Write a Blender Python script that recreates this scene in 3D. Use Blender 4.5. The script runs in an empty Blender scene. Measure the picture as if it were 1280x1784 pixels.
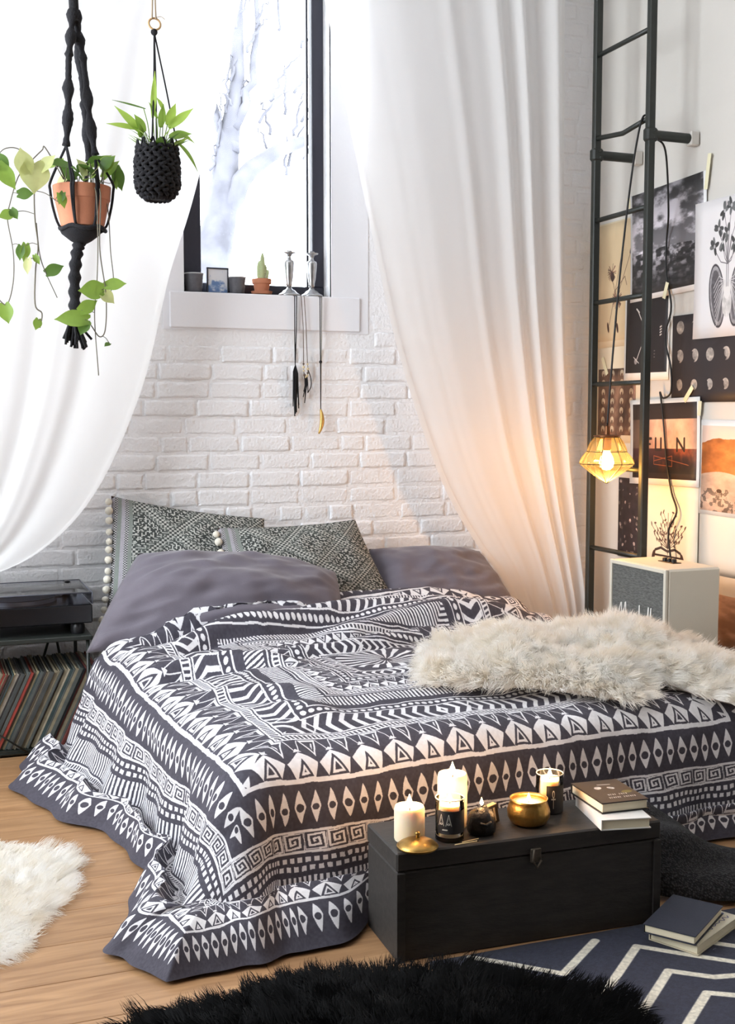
import bpy, math, random
import numpy as np
from mathutils import Matrix, Vector, noise as mnoise

random.seed(7); RNG = np.random.default_rng(11)
PI = math.pi
scene = bpy.context.scene
COL = scene.collection

# ------------------------------------------------------------------ camera
H_EYE = 1.25
cam = bpy.data.cameras.new('camera'); cam_o = bpy.data.objects.new('camera', cam); COL.objects.link(cam_o)
cam.sensor_fit = 'HORIZONTAL'; cam.sensor_width = 36.0; cam.lens = 36.0 * 2050 / 1280
cam.clip_start = 0.05; cam.clip_end = 200
cam_o.location = (0, 0, H_EYE)
cam_o.rotation_euler = (PI / 2 - math.atan(170 / 2050), 0, -math.radians(21.1))
scene.camera = cam_o

# ------------------------------------------------------------------ sky and daylight
world = bpy.data.worlds.new('sky'); scene.world = world; world.use_nodes = True
bg = world.node_tree.nodes['Background']
bg.inputs[0].default_value = (0.88, 0.94, 1.0, 1); bg.inputs[1].default_value = 14.0
def portal(name, loc, rot, sx, sy):
    l = bpy.data.lights.new(name, 'AREA'); l.shape = 'RECTANGLE'; l.size = sx; l.size_y = sy
    l.cycles.is_portal = True
    o = bpy.data.objects.new(name, l); COL.objects.link(o); o.location = loc; o.rotation_euler = rot
portal('daylight_opening_back', (1.40, 5.12, 2.55), (-PI / 2, 0, 0), 0.62, 1.6)
portal('added_daylight_side', (-1.66, 3.0, 2.05), (0, -PI / 2, 0), 2.3, 2.1)  # portal at the unseen side window, added as a daylight source
vs = scene.view_settings
vs.view_transform = 'Standard'; vs.look = 'None'; vs.gamma = 1.0; vs.use_curve_mapping = False
vs.exposure = 0.05

# ------------------------------------------------------------------ helpers
def srgb(c):
    return tuple(((x / 255) / 12.92 if x / 255 <= 0.04045 else (((x / 255) + 0.055) / 1.055) ** 2.4) for x in c)

def mat(name, col, rough=0.6, metal=0.0, var=0.0, vscale=20.0, bump=0.0, bscale=80.0, vstretch=None, **kw):
    """Principled material; var mixes a noise tint in, bump adds fine relief; col in 0-255 sRGB."""
    m = bpy.data.materials.new(name); m.use_nodes = True
    nt = m.node_tree; b = nt.nodes['Principled BSDF']
    c = srgb(col) + (1,)
    b.inputs['Base Color'].default_value = c
    b.inputs['Roughness'].default_value = rough; b.inputs['Metallic'].default_value = metal
    for k, v in kw.items():
        b.inputs[k.replace('_', ' ')].default_value = v
    tc = None
    if var > 0 or bump > 0:
        tc = nt.nodes.new('ShaderNodeTexCoord'); mp = nt.nodes.new('ShaderNodeMapping')
        nt.links.new(tc.outputs['Object'], mp.inputs[0])
        if vstretch: mp.inputs['Scale'].default_value = vstretch
    if var > 0:
        n = nt.nodes.new('ShaderNodeTexNoise'); n.inputs['Scale'].default_value = vscale; n.inputs['Detail'].default_value = 6
        r = nt.nodes.new('ShaderNodeValToRGB')
        r.color_ramp.elements[0].position = 0.3; r.color_ramp.elements[1].position = 0.7
        r.color_ramp.elements[0].color = tuple(max(0, x * (1 - var)) for x in c[:3]) + (1,)
        r.color_ramp.elements[1].color = tuple(min(1, x * (1 + var)) for x in c[:3]) + (1,)
        nt.links.new(mp.outputs[0], n.inputs['Vector']); nt.links.new(n.outputs[0], r.inputs[0]); nt.links.new(r.outputs[0], b.inputs['Base Color'])
    if bump > 0:
        n2 = nt.nodes.new('ShaderNodeTexNoise'); n2.inputs['Scale'].default_value = bscale; n2.inputs['Detail'].default_value = 5
        bp = nt.nodes.new('ShaderNodeBump'); bp.inputs['Strength'].default_value = bump; bp.inputs['Distance'].default_value = 0.01
        nt.links.new(mp.outputs[0], n2.inputs['Vector']); nt.links.new(n2.outputs[0], bp.inputs['Height']); nt.links.new(bp.outputs[0], b.inputs['Normal'])
    return m

def image_mat(name, arr, rough=0.7, bump=0.0, bscale=300.0, alpha=None):
    """arr: h x w x 3 sRGB 0..1, row 0 at the bottom; drawn by this script with numpy."""
    h, w = arr.shape[:2]
    im = bpy.data.images.new(name, w, h, alpha=False)
    px = np.ones((h, w, 4), np.float32); px[..., :3] = np.clip(arr, 0, 1)
    im.pixels.foreach_set(px.ravel()); im.update(); im.pack()
    m = bpy.data.materials.new(name); m.use_nodes = True; nt = m.node_tree; b = nt.nodes['Principled BSDF']
    t = nt.nodes.new('ShaderNodeTexImage'); t.image = im; t.extension = 'EXTEND'
    u = nt.nodes.new('ShaderNodeUVMap'); u.uv_map = 'UVMap'
    nt.links.new(u.outputs[0], t.inputs[0]); nt.links.new(t.outputs[0], b.inputs['Base Color'])
    b.inputs['Roughness'].default_value = rough
    if bump > 0:
        tc = nt.nodes.new('ShaderNodeTexCoord'); n2 = nt.nodes.new('ShaderNodeTexNoise'); n2.inputs['Scale'].default_value = bscale
        bp = nt.nodes.new('ShaderNodeBump'); bp.inputs['Strength'].default_value = bump; bp.inputs['Distance'].default_value = 0.004
        nt.links.new(tc.outputs['Object'], n2.inputs['Vector']); nt.links.new(n2.outputs[0], bp.inputs['Height']); nt.links.new(bp.outputs[0], b.inputs['Normal'])
    return m

def emit(name, col, strength):
    m = bpy.data.materials.new(name); m.use_nodes = True; nt = m.node_tree
    nt.nodes.remove(nt.nodes['Principled BSDF'])
    e = nt.nodes.new('ShaderNodeEmission'); e.inputs[0].default_value = col + (1,); e.inputs[1].default_value = strength
    nt.links.new(e.outputs[0], nt.nodes['Material Output'].inputs[0])
    return m

def glass(name, col=(1, 1, 1), alpha_mix=0.85, rough=0.03, tint=None):
    """Thin clear sheet: see-through with a glossy coat."""
    m = bpy.data.materials.new(name); m.use_nodes = True; nt = m.node_tree
    nt.nodes.remove(nt.nodes['Principled BSDF'])
    t = nt.nodes.new('ShaderNodeBsdfTransparent'); t.inputs[0].default_value = (tint or col) + (1,)
    g = nt.nodes.new('ShaderNodeBsdfGlossy'); g.inputs['Roughness'].default_value = rough; g.inputs[0].default_value = col + (1,)
    f = nt.nodes.new('ShaderNodeFresnel'); f.inputs[0].default_value = 1.35
    mx = nt.nodes.new('ShaderNodeMixShader')
    nt.links.new(f.outputs[0], mx.inputs[0]); nt.links.new(t.outputs[0], mx.inputs[1]); nt.links.new(g.outputs[0], mx.inputs[2])
    nt.links.new(mx.outputs[0], nt.nodes['Material Output'].inputs[0])
    return m

def V3(*a): return np.array(a, float)

class G:
    """collects vertices and faces for one mesh"""
    def __init__(self): self.v = []; self.f = []
    def add(self, v, f):
        o = len(self.v); self.v += [tuple(map(float, p)) for p in v]; self.f += [tuple(i + o for i in q) for q in f]; return self
    def box(self, lo, hi, bev=0.0, M=None):
        x0, y0, z0 = lo; x1, y1, z1 = hi
        if bev <= 0:
            v = [(x0, y0, z0), (x1, y0, z0), (x1, y1, z0), (x0, y1, z0), (x0, y0, z1), (x1, y0, z1), (x1, y1, z1), (x0, y1, z1)]
            f = [(3, 2, 1, 0), (4, 5, 6, 7), (0, 1, 5, 4), (1, 2, 6, 5), (2, 3, 7, 6), (3, 0, 4, 7)]
        else:
            b = bev; v = []; f = []
            # chamfered box: each corner three points
            idx = {}
            for i, x in enumerate((x0, x1)):
                for j, y in enumerate((y0, y1)):
                    for k, z in enumerate((z0, z1)):
                        sx, sy, sz = (1, -1)[i], (1, -1)[j], (1, -1)[k]
                        idx[i, j, k] = (len(v), len(v) + 1, len(v) + 2)
                        v += [(x, y + sy * b, z + sz * b), (x + sx * b, y, z + sz * b), (x + sx * b, y + sy * b, z)]
            I = idx
            f += [(I[0,0,0][0], I[0,0,1][0], I[0,1,1][0], I[0,1,0][0]), (I[1,0,0][0], I[1,1,0][0], I[1,1,1][0], I[1,0,1][0]),
                  (I[0,0,0][1], I[1,0,0][1], I[1,0,1][1], I[0,0,1][1]), (I[0,1,0][1], I[0,1,1][1], I[1,1,1][1], I[1,1,0][1]),
                  (I[0,0,0][2], I[0,1,0][2], I[1,1,0][2], I[1,0,0][2]), (I[0,0,1][2], I[1,0,1][2], I[1,1,1][2], I[0,1,1][2])]
            for j in (0, 1):
                for k in (0, 1): f.append((I[0,j,k][1], I[1,j,k][1], I[1,j,k][2], I[0,j,k][2]))
            for i in (0, 1):
                for k in (0, 1): f.append((I[i,0,k][0], I[i,1,k][0], I[i,1,k][2], I[i,0,k][2]))
            for i in (0, 1):
                for j in (0, 1): f.append((I[i,j,0][0], I[i,j,1][0], I[i,j,1][1], I[i,j,0][1]))
            for q in I.values(): f.append(q)
        if M is not None: v = [tuple(M @ Vector(p)) for p in v]
        return self.add(v, f)
    def tube(self, path, r, n=8, cap=True):
        P = np.array(path, float); m = len(P)
        R = np.full(m, r) if np.isscalar(r) else np.array(r, float)
        T = np.gradient(P, axis=0); T /= np.linalg.norm(T, axis=1)[:, None] + 1e-12
        up = np.array([0, 0, 1.0]) if abs(T[0][2]) < 0.9 else np.array([0, 1.0, 0])
        a = np.cross(T[0], up); a /= np.linalg.norm(a)
        v = []
        for i in range(m):
            a = a - T[i] * (a @ T[i]); a /= np.linalg.norm(a) + 1e-12
            b = np.cross(T[i], a)
            for k in range(n):
                w = 2 * PI * k / n; v.append(P[i] + R[i] * (math.cos(w) * a + math.sin(w) * b))
        f = [(i * n + k, i * n + (k + 1) % n, (i + 1) * n + (k + 1) % n, (i + 1) * n + k) for i in range(m - 1) for k in range(n)]
        if cap: f += [tuple(range(n))[::-1], tuple((m - 1) * n + k for k in range(n))]
        return self.add(v, f)
    def lathe(self, prof, c=(0, 0, 0), n=24, fr=None, M=None):
        v = []; m = len(prof)
        for r, z in prof:
            for k in range(n):
                w = 2 * PI * k / n; rr = r * (fr(w, z) if fr else 1)
                v.append((c[0] + rr * math.cos(w), c[1] + rr * math.sin(w), c[2] + z))
        f = [(i * n + k, i * n + (k + 1) % n, (i + 1) * n + (k + 1) % n, (i + 1) * n + k) for i in range(m - 1) for k in range(n)]
        if prof[0][0] > 1e-5: f.append(tuple(range(n))[::-1])
        if prof[-1][0] > 1e-5: f.append(tuple((m - 1) * n + k for k in range(n)))
        if M is not None: v = [tuple(M @ Vector(p)) for p in v]
        return self.add(v, f)
    def ball(self, c, r, n=10, sz=1.0):
        return self.lathe([(r * math.sin(PI * i / n) + (1e-6 if i in (0, n) else 0), -r * sz * math.cos(PI * i / n)) for i in range(n + 1)], c, 2 * n)

def link(name, me, parent=None, **props):
    o = bpy.data.objects.new(name, me); COL.objects.link(o)
    if parent is not None:
        o.parent = parent
        if parent.type == 'EMPTY': o.matrix_parent_inverse = Matrix.Translation(parent.location).inverted()
    for k, v in props.items(): o[k] = v
    return o

def mesh_of(name, V, F, m, smooth=False, uv=None):
    me = bpy.data.meshes.new(name); me.from_pydata([tuple(p) for p in V], [], F); me.materials.append(m)
    if smooth: me.polygons.foreach_set('use_smooth', [True] * len(me.polygons))
    if uv is not None: set_uv(me, uv)
    me.update(); return me

def set_uv(me, uv):
    l = me.uv_layers.new(name='UVMap'); idx = np.empty(len(me.loops), np.int32); me.loops.foreach_get('vertex_index', idx)
    l.data.foreach_set('uv', np.asarray(uv, np.float32)[idx].ravel())

def obj(name, g, m, parent=None, smooth=False, uv=None, auto=None, **props):
    me = mesh_of(name, g.v, g.f, m, smooth, uv)
    if auto is not None: me.set_sharp_from_angle(angle=math.radians(auto))
    return link(name, me, parent, **props)

def grid_mesh(name, P, m, uv=None, smooth=True):
    """P: (nu, nv, 3) array"""
    nu, nv = P.shape[:2]
    i, j = np.meshgrid(np.arange(nu - 1), np.arange(nv - 1), indexing='ij'); a = (i * nv + j).ravel()
    F = np.stack([a, a + nv, a + nv + 1, a + 1], 1).astype(np.int32)
    me = bpy.data.meshes.new(name)
    me.vertices.add(nu * nv); me.vertices.foreach_set('co', P.reshape(-1).astype(np.float32))
    me.loops.add(F.size); me.loops.foreach_set('vertex_index', F.ravel())
    me.polygons.add(len(F)); me.polygons.foreach_set('loop_start', np.arange(0, F.size, 4, dtype=np.int32))
    me.update(calc_edges=True); me.materials.append(m)
    if smooth: me.polygons.foreach_set('use_smooth', [True] * len(F))
    if uv is not None: set_uv(me, uv.reshape(-1, 2))
    me.validate(); return me

def thing(name, label, cat, loc=(0, 0, 0), group=None):
    o = bpy.data.objects.new(name, None); COL.objects.link(o); o.location = loc; o.empty_display_size = 0.05
    o['label'] = label; o['category'] = cat
    if group: o['group'] = group
    return o

def tag(o, label, cat, group=None):
    o['label'] = label; o['category'] = cat
    if group: o['group'] = group
    return o

def struct(o): o['kind'] = 'structure'; return o

def vnoise(h, w, cells, seed, octaves=4):
    """fractal value noise 0..1"""
    rng = np.random.default_rng(seed); out = np.zeros((h, w)); amp = 1; tot = 0
    cy, cx = cells if isinstance(cells, tuple) else (cells, cells)
    for _ in range(octaves):
        gr = rng.random((int(cy) + 2, int(cx) + 2)); y = np.linspace(0, cy, h, endpoint=False); x = np.linspace(0, cx, w, endpoint=False)
        yi = y.astype(int); xi = x.astype(int); fy = (y - yi); fx = (x - xi); fy = fy * fy * (3 - 2 * fy); fx = fx * fx * (3 - 2 * fx)
        a = gr[yi][:, xi]; b = gr[yi][:, xi + 1]; c = gr[yi + 1][:, xi]; d = gr[yi + 1][:, xi + 1]
        out += amp * ((a * (1 - fx) + b * fx) * (1 - fy)[:, None] + (c * (1 - fx) + d * fx) * fy[:, None])
        tot += amp; amp *= 0.5; cy *= 2; cx *= 2
    return out / tot

def sm(x, a=0.0, b=1.0):
    x = np.clip((x - a) / (b - a), 0, 1); return x * x * (3 - 2 * x)

def spline(pts, n):
    """Catmull-Rom through pts"""
    P = np.array(pts, float); P = np.vstack([2 * P[0] - P[1], P, 2 * P[-1] - P[-2]]); k = len(P) - 3
    out = []
    for i in range(n):
        u = i / (n - 1) * k; j = min(int(u), k - 1); t = u - j
        a, b, c, d = P[j:j + 4]
        out.append(0.5 * (2 * b + (c - a) * t + (2 * a - 5 * b + 4 * c - d) * t * t + (3 * b - a - 3 * c + d) * t ** 3))
    return np.array(out)

# ------------------------------------------------------------------ materials
M = {}
M['paint'] = mat('white_brick_paint', (238, 238, 240), 0.5, bump=0.5, bscale=70)
M['plaster'] = mat('white_plaster', (234, 234, 238), 0.6, bump=0.05, bscale=60)
M['wall'] = mat('off_white_wall', (205, 201, 194), 0.7, var=0.03, vscale=3, bump=0.04, bscale=90)
M['ceil'] = mat('ceiling_white', (240, 240, 240), 0.8)
M['frame'] = mat('window_frame_charcoal', (44, 44, 56), 0.45, bump=0.05)
M['pane'] = glass('window_glass')
M['black_metal'] = mat('black_painted_steel', (34, 38, 34), 0.45, var=0.08, vscale=40, bump=0.05, bscale=200)
M['mattress'] = mat('white_cotton_sheet', (228, 226, 224), 0.9, bump=0.1, bscale=300)
M['grey_cotton'] = mat('slate_grey_cotton', (100, 94, 104), 0.75, var=0.04, vscale=10, bump=0.15, bscale=250, Sheen_Weight=0.25)
M['pom'] = mat('cream_wool', (236, 230, 214), 0.95, bump=0.5, bscale=500)
M['wax'] = mat('ivory_wax', (238, 222, 192), 0.5, Subsurface_Weight=0.5, Subsurface_Radius=(0.03, 0.02, 0.01), Subsurface_Scale=0.5)
M['chest'] = mat('black_stained_wood', (44, 40, 37), 0.6, var=0.3, vscale=14, bump=0.12, bscale=60, vstretch=(1, 5, 5))
M['brass'] = mat('aged_brass', (176, 140, 78), 0.35, 1.0, var=0.35, vscale=25, bump=0.1, bscale=120)
M['silver'] = mat('tarnished_silver', (190, 190, 192), 0.3, 1.0, var=0.15, vscale=40)
M['terracotta'] = mat('terracotta', (184, 120, 90), 0.85, var=0.12, vscale=18, bump=0.1, bscale=150)
M['soil'] = mat('potting_soil', (52, 40, 32), 0.95, bump=0.6, bscale=120)
M['black_cord'] = mat('black_cotton_cord', (24, 23, 28), 0.9, bump=0.5, bscale=350)
M['twine'] = mat('jute_twine', (178, 158, 132), 0.9, bump=0.4, bscale=400)
M['ring'] = mat('bamboo_ring', (188, 152, 104), 0.5)
M['vine'] = mat('vine_stem', (104, 98, 82), 0.6)
M['charcoal_pot'] = mat('charcoal_ribbed_ceramic', (92, 92, 98), 0.6, var=0.15, vscale=60)
M['cactus'] = mat('pale_green_cactus', (178, 190, 142), 0.7, bump=0.4, bscale=200)
M['vinyl'] = mat('cream_speaker_vinyl', (214, 208, 192), 0.55, bump=0.15, bscale=500)
M['flame'] = emit('candle_flame', (1.0, 0.66, 0.28), 40)
M['wick'] = mat('charred_wick', (30, 24, 20), 0.9)
M['clear'] = glass('clear_glass')
M['black_plastic'] = mat('black_plastic', (22, 22, 25), 0.35)
M['cable'] = mat('black_cable', (20, 19, 19), 0.5)
M['tape'] = mat('cream_masking_tape', (226, 220, 186), 0.7)
M['paper'] = mat('book_pages', (222, 212, 184), 0.9, var=0.08, vscale=300, vstretch=(1, 1, 60))
M['match'] = mat('match_wood', (226, 204, 150), 0.8)
def leaf_mat(name, c, tr=0.5):
    m = mat(name, c, 0.45, var=0.18, vscale=30)
    nt = m.node_tree; b = nt.nodes['Principled BSDF']; t = nt.nodes.new('ShaderNodeBsdfTranslucent'); t.inputs[0].default_value = srgb(c) + (1,)
    mx = nt.nodes.new('ShaderNodeMixShader'); mx.inputs[0].default_value = tr
    nt.links.new(b.outputs[0], mx.inputs[1]); nt.links.new(t.outputs[0], mx.inputs[2]); nt.links.new(mx.outputs[0], nt.nodes['Material Output'].inputs[0])
    return m
M['leaf_a'] = leaf_mat('pothos_leaf', (134, 164, 70)); M['leaf_b'] = leaf_mat('pothos_leaf_pale', (198, 202, 140)); M['leaf_c'] = leaf_mat('pothos_leaf_deep', (92, 124, 56))
def sheer(name, c, tp, tl):
    m = bpy.data.materials.new(name); m.use_nodes = True; nt = m.node_tree; nt.nodes.remove(nt.nodes['Principled BSDF'])
    d = nt.nodes.new('ShaderNodeBsdfDiffuse'); t = nt.nodes.new('ShaderNodeBsdfTranslucent'); p = nt.nodes.new('ShaderNodeBsdfTransparent')
    d.inputs[0].default_value = srgb(c) + (1,); t.inputs[0].default_value = srgb(c) + (1,)
    a = nt.nodes.new('ShaderNodeMixShader'); a.inputs[0].default_value = tl
    b = nt.nodes.new('ShaderNodeMixShader'); b.inputs[0].default_value = tp
    nt.links.new(d.outputs[0], a.inputs[1]); nt.links.new(t.outputs[0], a.inputs[2]); nt.links.new(a.outputs[0], b.inputs[1]); nt.links.new(p.outputs[0], b.inputs[2])
    nt.links.new(b.outputs[0], nt.nodes['Material Output'].inputs[0]); return m
M['sheer'] = sheer('sheer_white_voile', (250, 249, 248), 0.14, 0.45)

# ------------------------------------------------------------------ room shell
XR, YB, XL, YF, ZC = 3.03, 4.85, -1.6, -1.6, 3.55
# floor boards
def wood_floor_mat():
    m = bpy.data.materials.new('oak_floor'); m.use_nodes = True; nt = m.node_tree; b = nt.nodes['Principled BSDF']
    tc = nt.nodes.new('ShaderNodeTexCoord'); mp = nt.nodes.new('ShaderNodeMapping'); mp.inputs['Scale'].default_value = (1.3, 12, 1)
    oi = nt.nodes.new('ShaderNodeObjectInfo')
    ad = nt.nodes.new('ShaderNodeVectorMath'); ad.operation = 'ADD'
    cb = nt.nodes.new('ShaderNodeCombineXYZ')
    mu = nt.nodes.new('ShaderNodeMath'); mu.operation = 'MULTIPLY'; mu.inputs[1].default_value = 40
    nt.links.new(oi.outputs['Random'], mu.inputs[0]); nt.links.new(mu.outputs[0], cb.inputs[0]); nt.links.new(mu.outputs[0], cb.inputs[1])
    nt.links.new(tc.outputs['Object'], ad.inputs[0]); nt.links.new(cb.outputs[0], ad.inputs[1]); nt.links.new(ad.outputs[0], mp.inputs[0])
    n = nt.nodes.new('ShaderNodeTexNoise'); n.inputs['Scale'].default_value = 3.0; n.inputs['Detail'].default_value = 8; n.inputs['Distortion'].default_value = 1.2
    r = nt.nodes.new('ShaderNodeValToRGB'); r.color_ramp.elements[0].position = 0.32; r.color_ramp.elements[1].position = 0.7
    r.color_ramp.elements[0].color = srgb((140, 102, 68)) + (1,); r.color_ramp.elements[1].color = srgb((178, 138, 98)) + (1,)
    hs = nt.nodes.new('ShaderNodeHueSaturation')
    mr = nt.nodes.new('ShaderNodeMapRange'); mr.inputs[3].default_value = 0.9; mr.inputs[4].default_value = 1.08
    nt.links.new(oi.outputs['Random'], mr.inputs[0]); nt.links.new(mr.outputs[0], hs.inputs['Value'])
    nt.links.new(mp.outputs[0], n.inputs['Vector']); nt.links.new(n.outputs[0], r.inputs[0]); nt.links.new(r.outputs[0], hs.inputs['Color']); nt.links.new(hs.outputs[0], b.inputs['Base Color'])
    b.inputs['Roughness'].default_value = 0.42
    bp = nt.nodes.new('ShaderNodeBump'); bp.inputs['Strength'].default_value = 0.08; nt.links.new(n.outputs[0], bp.inputs['Height']); nt.links.new(bp.outputs[0], b.inputs['Normal'])
    return m
M['oak'] = wood_floor_mat()
fl = struct(obj('floor', G().box((XL, YF, -0.12), (XR, YB, -0.004)), mat('subfloor_dark', (96, 66, 42), 0.8)))
pw = 0.19; y = YF; row = 0
while y < YB - 0.01:
    x = XL - random.random() * 1.2
    while x < XR:
        ln = random.uniform(1.3, 2.0); a, b = max(x, XL), min(x + ln, XR)
        if b - a > 0.02:
            obj('plank', G().box((a + 0.0008, y + 0.0008, -0.02), (b - 0.0008, min(y + pw, YB) - 0.0008, 0.0), 0.0012), M['oak'], fl)
        x += ln
    y += pw; row += 1
struct(obj('ceiling', G().box((XL - 0.2, YF - 0.2, ZC), (XR + 0.2, YB + 0.3, ZC + 0.15)), M['ceil']))
wr = struct(obj('wall_right', G().box((XR, YF - 0.2, -0.12), (XR + 0.2, YB + 0.3, ZC)), M['wall']))
struct(obj('wall_front', G().box((XL - 0.2, YF - 0.2, -0.12), (XR, YF, ZC)), mat('dark_room_end', (86, 82, 80), 0.9)))  # unseen end wall, coloured dark to cut the fill light
# left wall, with an unseen big window added to light the room
ly0, ly1, lz0, lz1 = 1.9, 4.1, 0.9, 3.2
g = G()
g.box((XL - 0.2, YF, -0.12), (XL, ly0, ZC)); g.box((XL - 0.2, ly1, -0.12), (XL, YB, ZC)); g.box((XL - 0.2, ly0, -0.12), (XL, ly1, lz0)); g.box((XL - 0.2, ly0, lz1), (XL, ly1, ZC))
struct(obj('wall_left', g, M['wall']))
w2 = struct(obj('added_light_window', G().box((XL - 0.12, ly0, lz0), (XL - 0.06, ly1, lz0 + 0.05)).box((XL - 0.12, ly0, lz1 - 0.05), (XL - 0.06, ly1, lz1)), M['frame']))  # frame of the added window, out of view, placed for its light
for yy in (ly0, (ly0 + ly1) / 2 - 0.025, ly1 - 0.05): obj('added_window_frame', G().box((XL - 0.12, yy, lz0), (XL - 0.06, yy + 0.05, lz1)), M['frame'], w2)
# back wall: core with window opening, then the painted bricks proud of it
wx0, wx1, wz0, wz1 = 1.062, 1.705, 1.755, 3.40
g = G(); y0, y1 = YB + 0.0045, YB + 0.25
g.box((XL - 0.2, y0, -0.12), (wx0, y1, ZC)); g.box((wx1, y0, -0.12), (XR, y1, ZC)); g.box((wx0, y0, -0.12), (wx1, y1, wz0)); g.box((wx0, y0, wz1), (wx1, y1, ZC))
wb = struct(obj('wall_back', g, M['paint']))
obj('plaster_surround', G().box((wx1, YB + 0.001, wz0 - 0.002), (1.875, YB + 0.02, wz1)).box((0.975, YB + 0.001, wz0 - 0.002), (wx0, YB + 0.02, wz1)).box((0.975, YB + 0.001, 1.60), (1.875, YB + 0.02, wz0 - 0.002)), M['plaster'], wb)
def brick_mesh(i, lx):
    lz = 0.066; ax = [0, 0.006, 0.014]; az = [0, 0.005, 0.012]
    xs = ax + list(np.linspace(0.014, lx - 0.014, 6 if lx > 0.15 else 3)[1:-1]) + [lx - q for q in ax[::-1]]; zs = az + [lz / 2] + [lz - q for q in az[::-1]]
    U = np.array(xs) / lx * 2 - 1; W = np.array(zs) / lz * 2 - 1; nx, nz = len(U), len(W); P = np.zeros((nx, nz, 3))
    for a, u in enumerate(U):
        for c, w in enumerate(W):
            edge = a in (0, nx - 1) or c in (0, nz - 1)
            j = Vector((u * 2.0 + i * 7.3, w * 1.4, i * 3.1))
            P[a, c] = (u * lx / 2 + 0.007 * mnoise.noise(j * 1.3), 0.0052 + 0.005 * mnoise.noise(j * 2.4) if edge else -0.003 * mnoise.noise(j) - 0.0016 * mnoise.noise(j * 3), w * lz / 2 + 0.006 * mnoise.noise(j * 1.7 + Vector((9, 2, 1))))
    return grid_mesh('brick', P, M['paint'])
VAR = {0.225: [brick_mesh(i, 0.217) for i in range(9)], 0.115: [brick_mesh(20 + i, 0.107) for i in range(6)]}
rest_v = []; rest_f = []
ch = 0.0755; z = 0.03; cidx = 0
while z < ZC - 0.04:
    x = -0.3 - random.choice((0, 0.06, 0.115, 0.17))
    while x < XR - 0.06:
        k = 0.115 if (random.random() < (0.65 if cidx % 4 == 2 else 0.16)) else 0.225
        if x + k > XR: k = 0.115
        xc, zc = x + k / 2, z + ch / 2
        blocked = (0.97 < xc + k / 2 and xc - k / 2 < 1.875 and z + ch > 1.60 and z < wz1 + 0.02)
        if not blocked and x + k < XR + 0.02:
            me = random.choice(VAR[k])
            if 0.25 < xc < 2.55 and 0.36 < zc < 1.66:
                o = link('brick', me, wb); o.location = (xc, YB + random.uniform(-0.002, 0.004), zc); o.rotation_euler = (0, random.uniform(-0.012, 0.012), 0)
            else:
                o0 = len(rest_v); n = len(me.vertices)
                rest_v += [(v.co.x + xc, v.co.y + YB + 0.001, v.co.z + zc) for v in me.vertices]
                rest_f += [tuple(i + o0 for i in p.vertices) for p in me.polygons]
        x += k
    z += ch; cidx += 1
link('brickwork', mesh_of('brickwork', rest_v, rest_f, M['paint'], True), wb, kind='stuff')
ap = obj('window_apron', G().box((1.0, YB - 0.007, 1.607), (1.835, YB + 0.02, wz0), 0.004).box((wx0 - 0.0, YB - 0.006, 1.70), (wx1, YB + 0.14, wz0), 0.002), M['plaster'], wb)
# window
yw = YB + 0.10
w1 = struct(obj('window_1', G().box((wx0, yw, wz0), (wx1, yw + 0.05, wz0 + 0.05), 0.003), M['frame']))
obj('frame_jamb', G().box((wx0, yw, wz0 + 0.05), (wx0 + 0.096, yw + 0.05, wz1), 0.003), M['frame'], w1)
obj('frame_jamb', G().box((wx1 - 0.052, yw, wz0 + 0.05), (wx1, yw + 0.05, wz1), 0.003), M['frame'], w1)
obj('sash_stile', G().box((wx1 - 0.072, yw + 0.02, wz0 + 0.05), (wx1 - 0.062, yw + 0.045, wz1), 0.002), M['frame'], w1)
obj('frame_head', G().box((wx0, yw, wz1 - 0.05), (wx1, yw + 0.05, wz1), 0.003), M['frame'], w1)
obj('pane', G().box((wx0 + 0.096, yw + 0.028, wz0 + 0.05), (wx1 - 0.052, yw + 0.033, wz1 - 0.05)), M['pane'], w1)

# tree outside, pale in the bright haze
M['bark'] = mat('frosted_bark', (69, 69, 75), 0.95, var=0.35, vscale=3, bump=0.5, bscale=8)
def tree():
    t = thing('bare_tree', 'bare frosted tree with a leaning trunk seen through the window', 'tree', (4.6, 15.0, -1.0))
    def br(name, p, r, par, jit=0.02):
        q = spline(p, 14); q[1:] += RNG.normal(0, jit, (13, 3)); return obj(name, G().tube(q, np.linspace(r[0], r[1], 14), 10), M['bark'], par, True)
    br('trunk', [(3.4, 15, -1), (3.48, 15, 1.5), (3.6, 15, 3.0), (3.8, 15, 4.0), (3.95, 15.1, 4.7), (4.0, 15.1, 5.4), (4.1, 15.2, 7.5)], (0.36, 0.05), t, 0.03)
    br('branch', [(3.75, 15, 3.7), (4.05, 14.9, 4.25), (4.45, 14.9, 4.6), (5.2, 15, 4.95), (6.2, 15.0, 5.3)], (0.15, 0.03), t)
    br('branch', [(3.95, 15, 4.9), (4.15, 15.0, 5.4), (4.3, 15.1, 6.2), (4.35, 15.2, 7.4)], (0.07, 0.02), t)
    br('branch', [(3.95, 15, 4.6), (3.7, 15.1, 5.2), (3.6, 15.2, 6.6)], (0.08, 0.02), t)
    for k in range(26):
        a = V3(random.uniform(3.55, 4.9), 15, random.uniform(4.3, 6.2)); d = V3(random.uniform(-0.4, 0.6), random.uniform(-0.3, 0.3), random.uniform(0.2, 0.8))
        br('twig', [a, a + d * 0.5 + V3(0, 0, 0.1), a + d], (0.022, 0.006), t, 0.015)
tree()
# pale ground outside so that daylight bounces up
struct(obj('ground_outside', G().box((-20, 6.0, -1.1), (30, 60, -1.0)), mat('snow_ground', (235, 238, 245), 0.9)))

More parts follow.
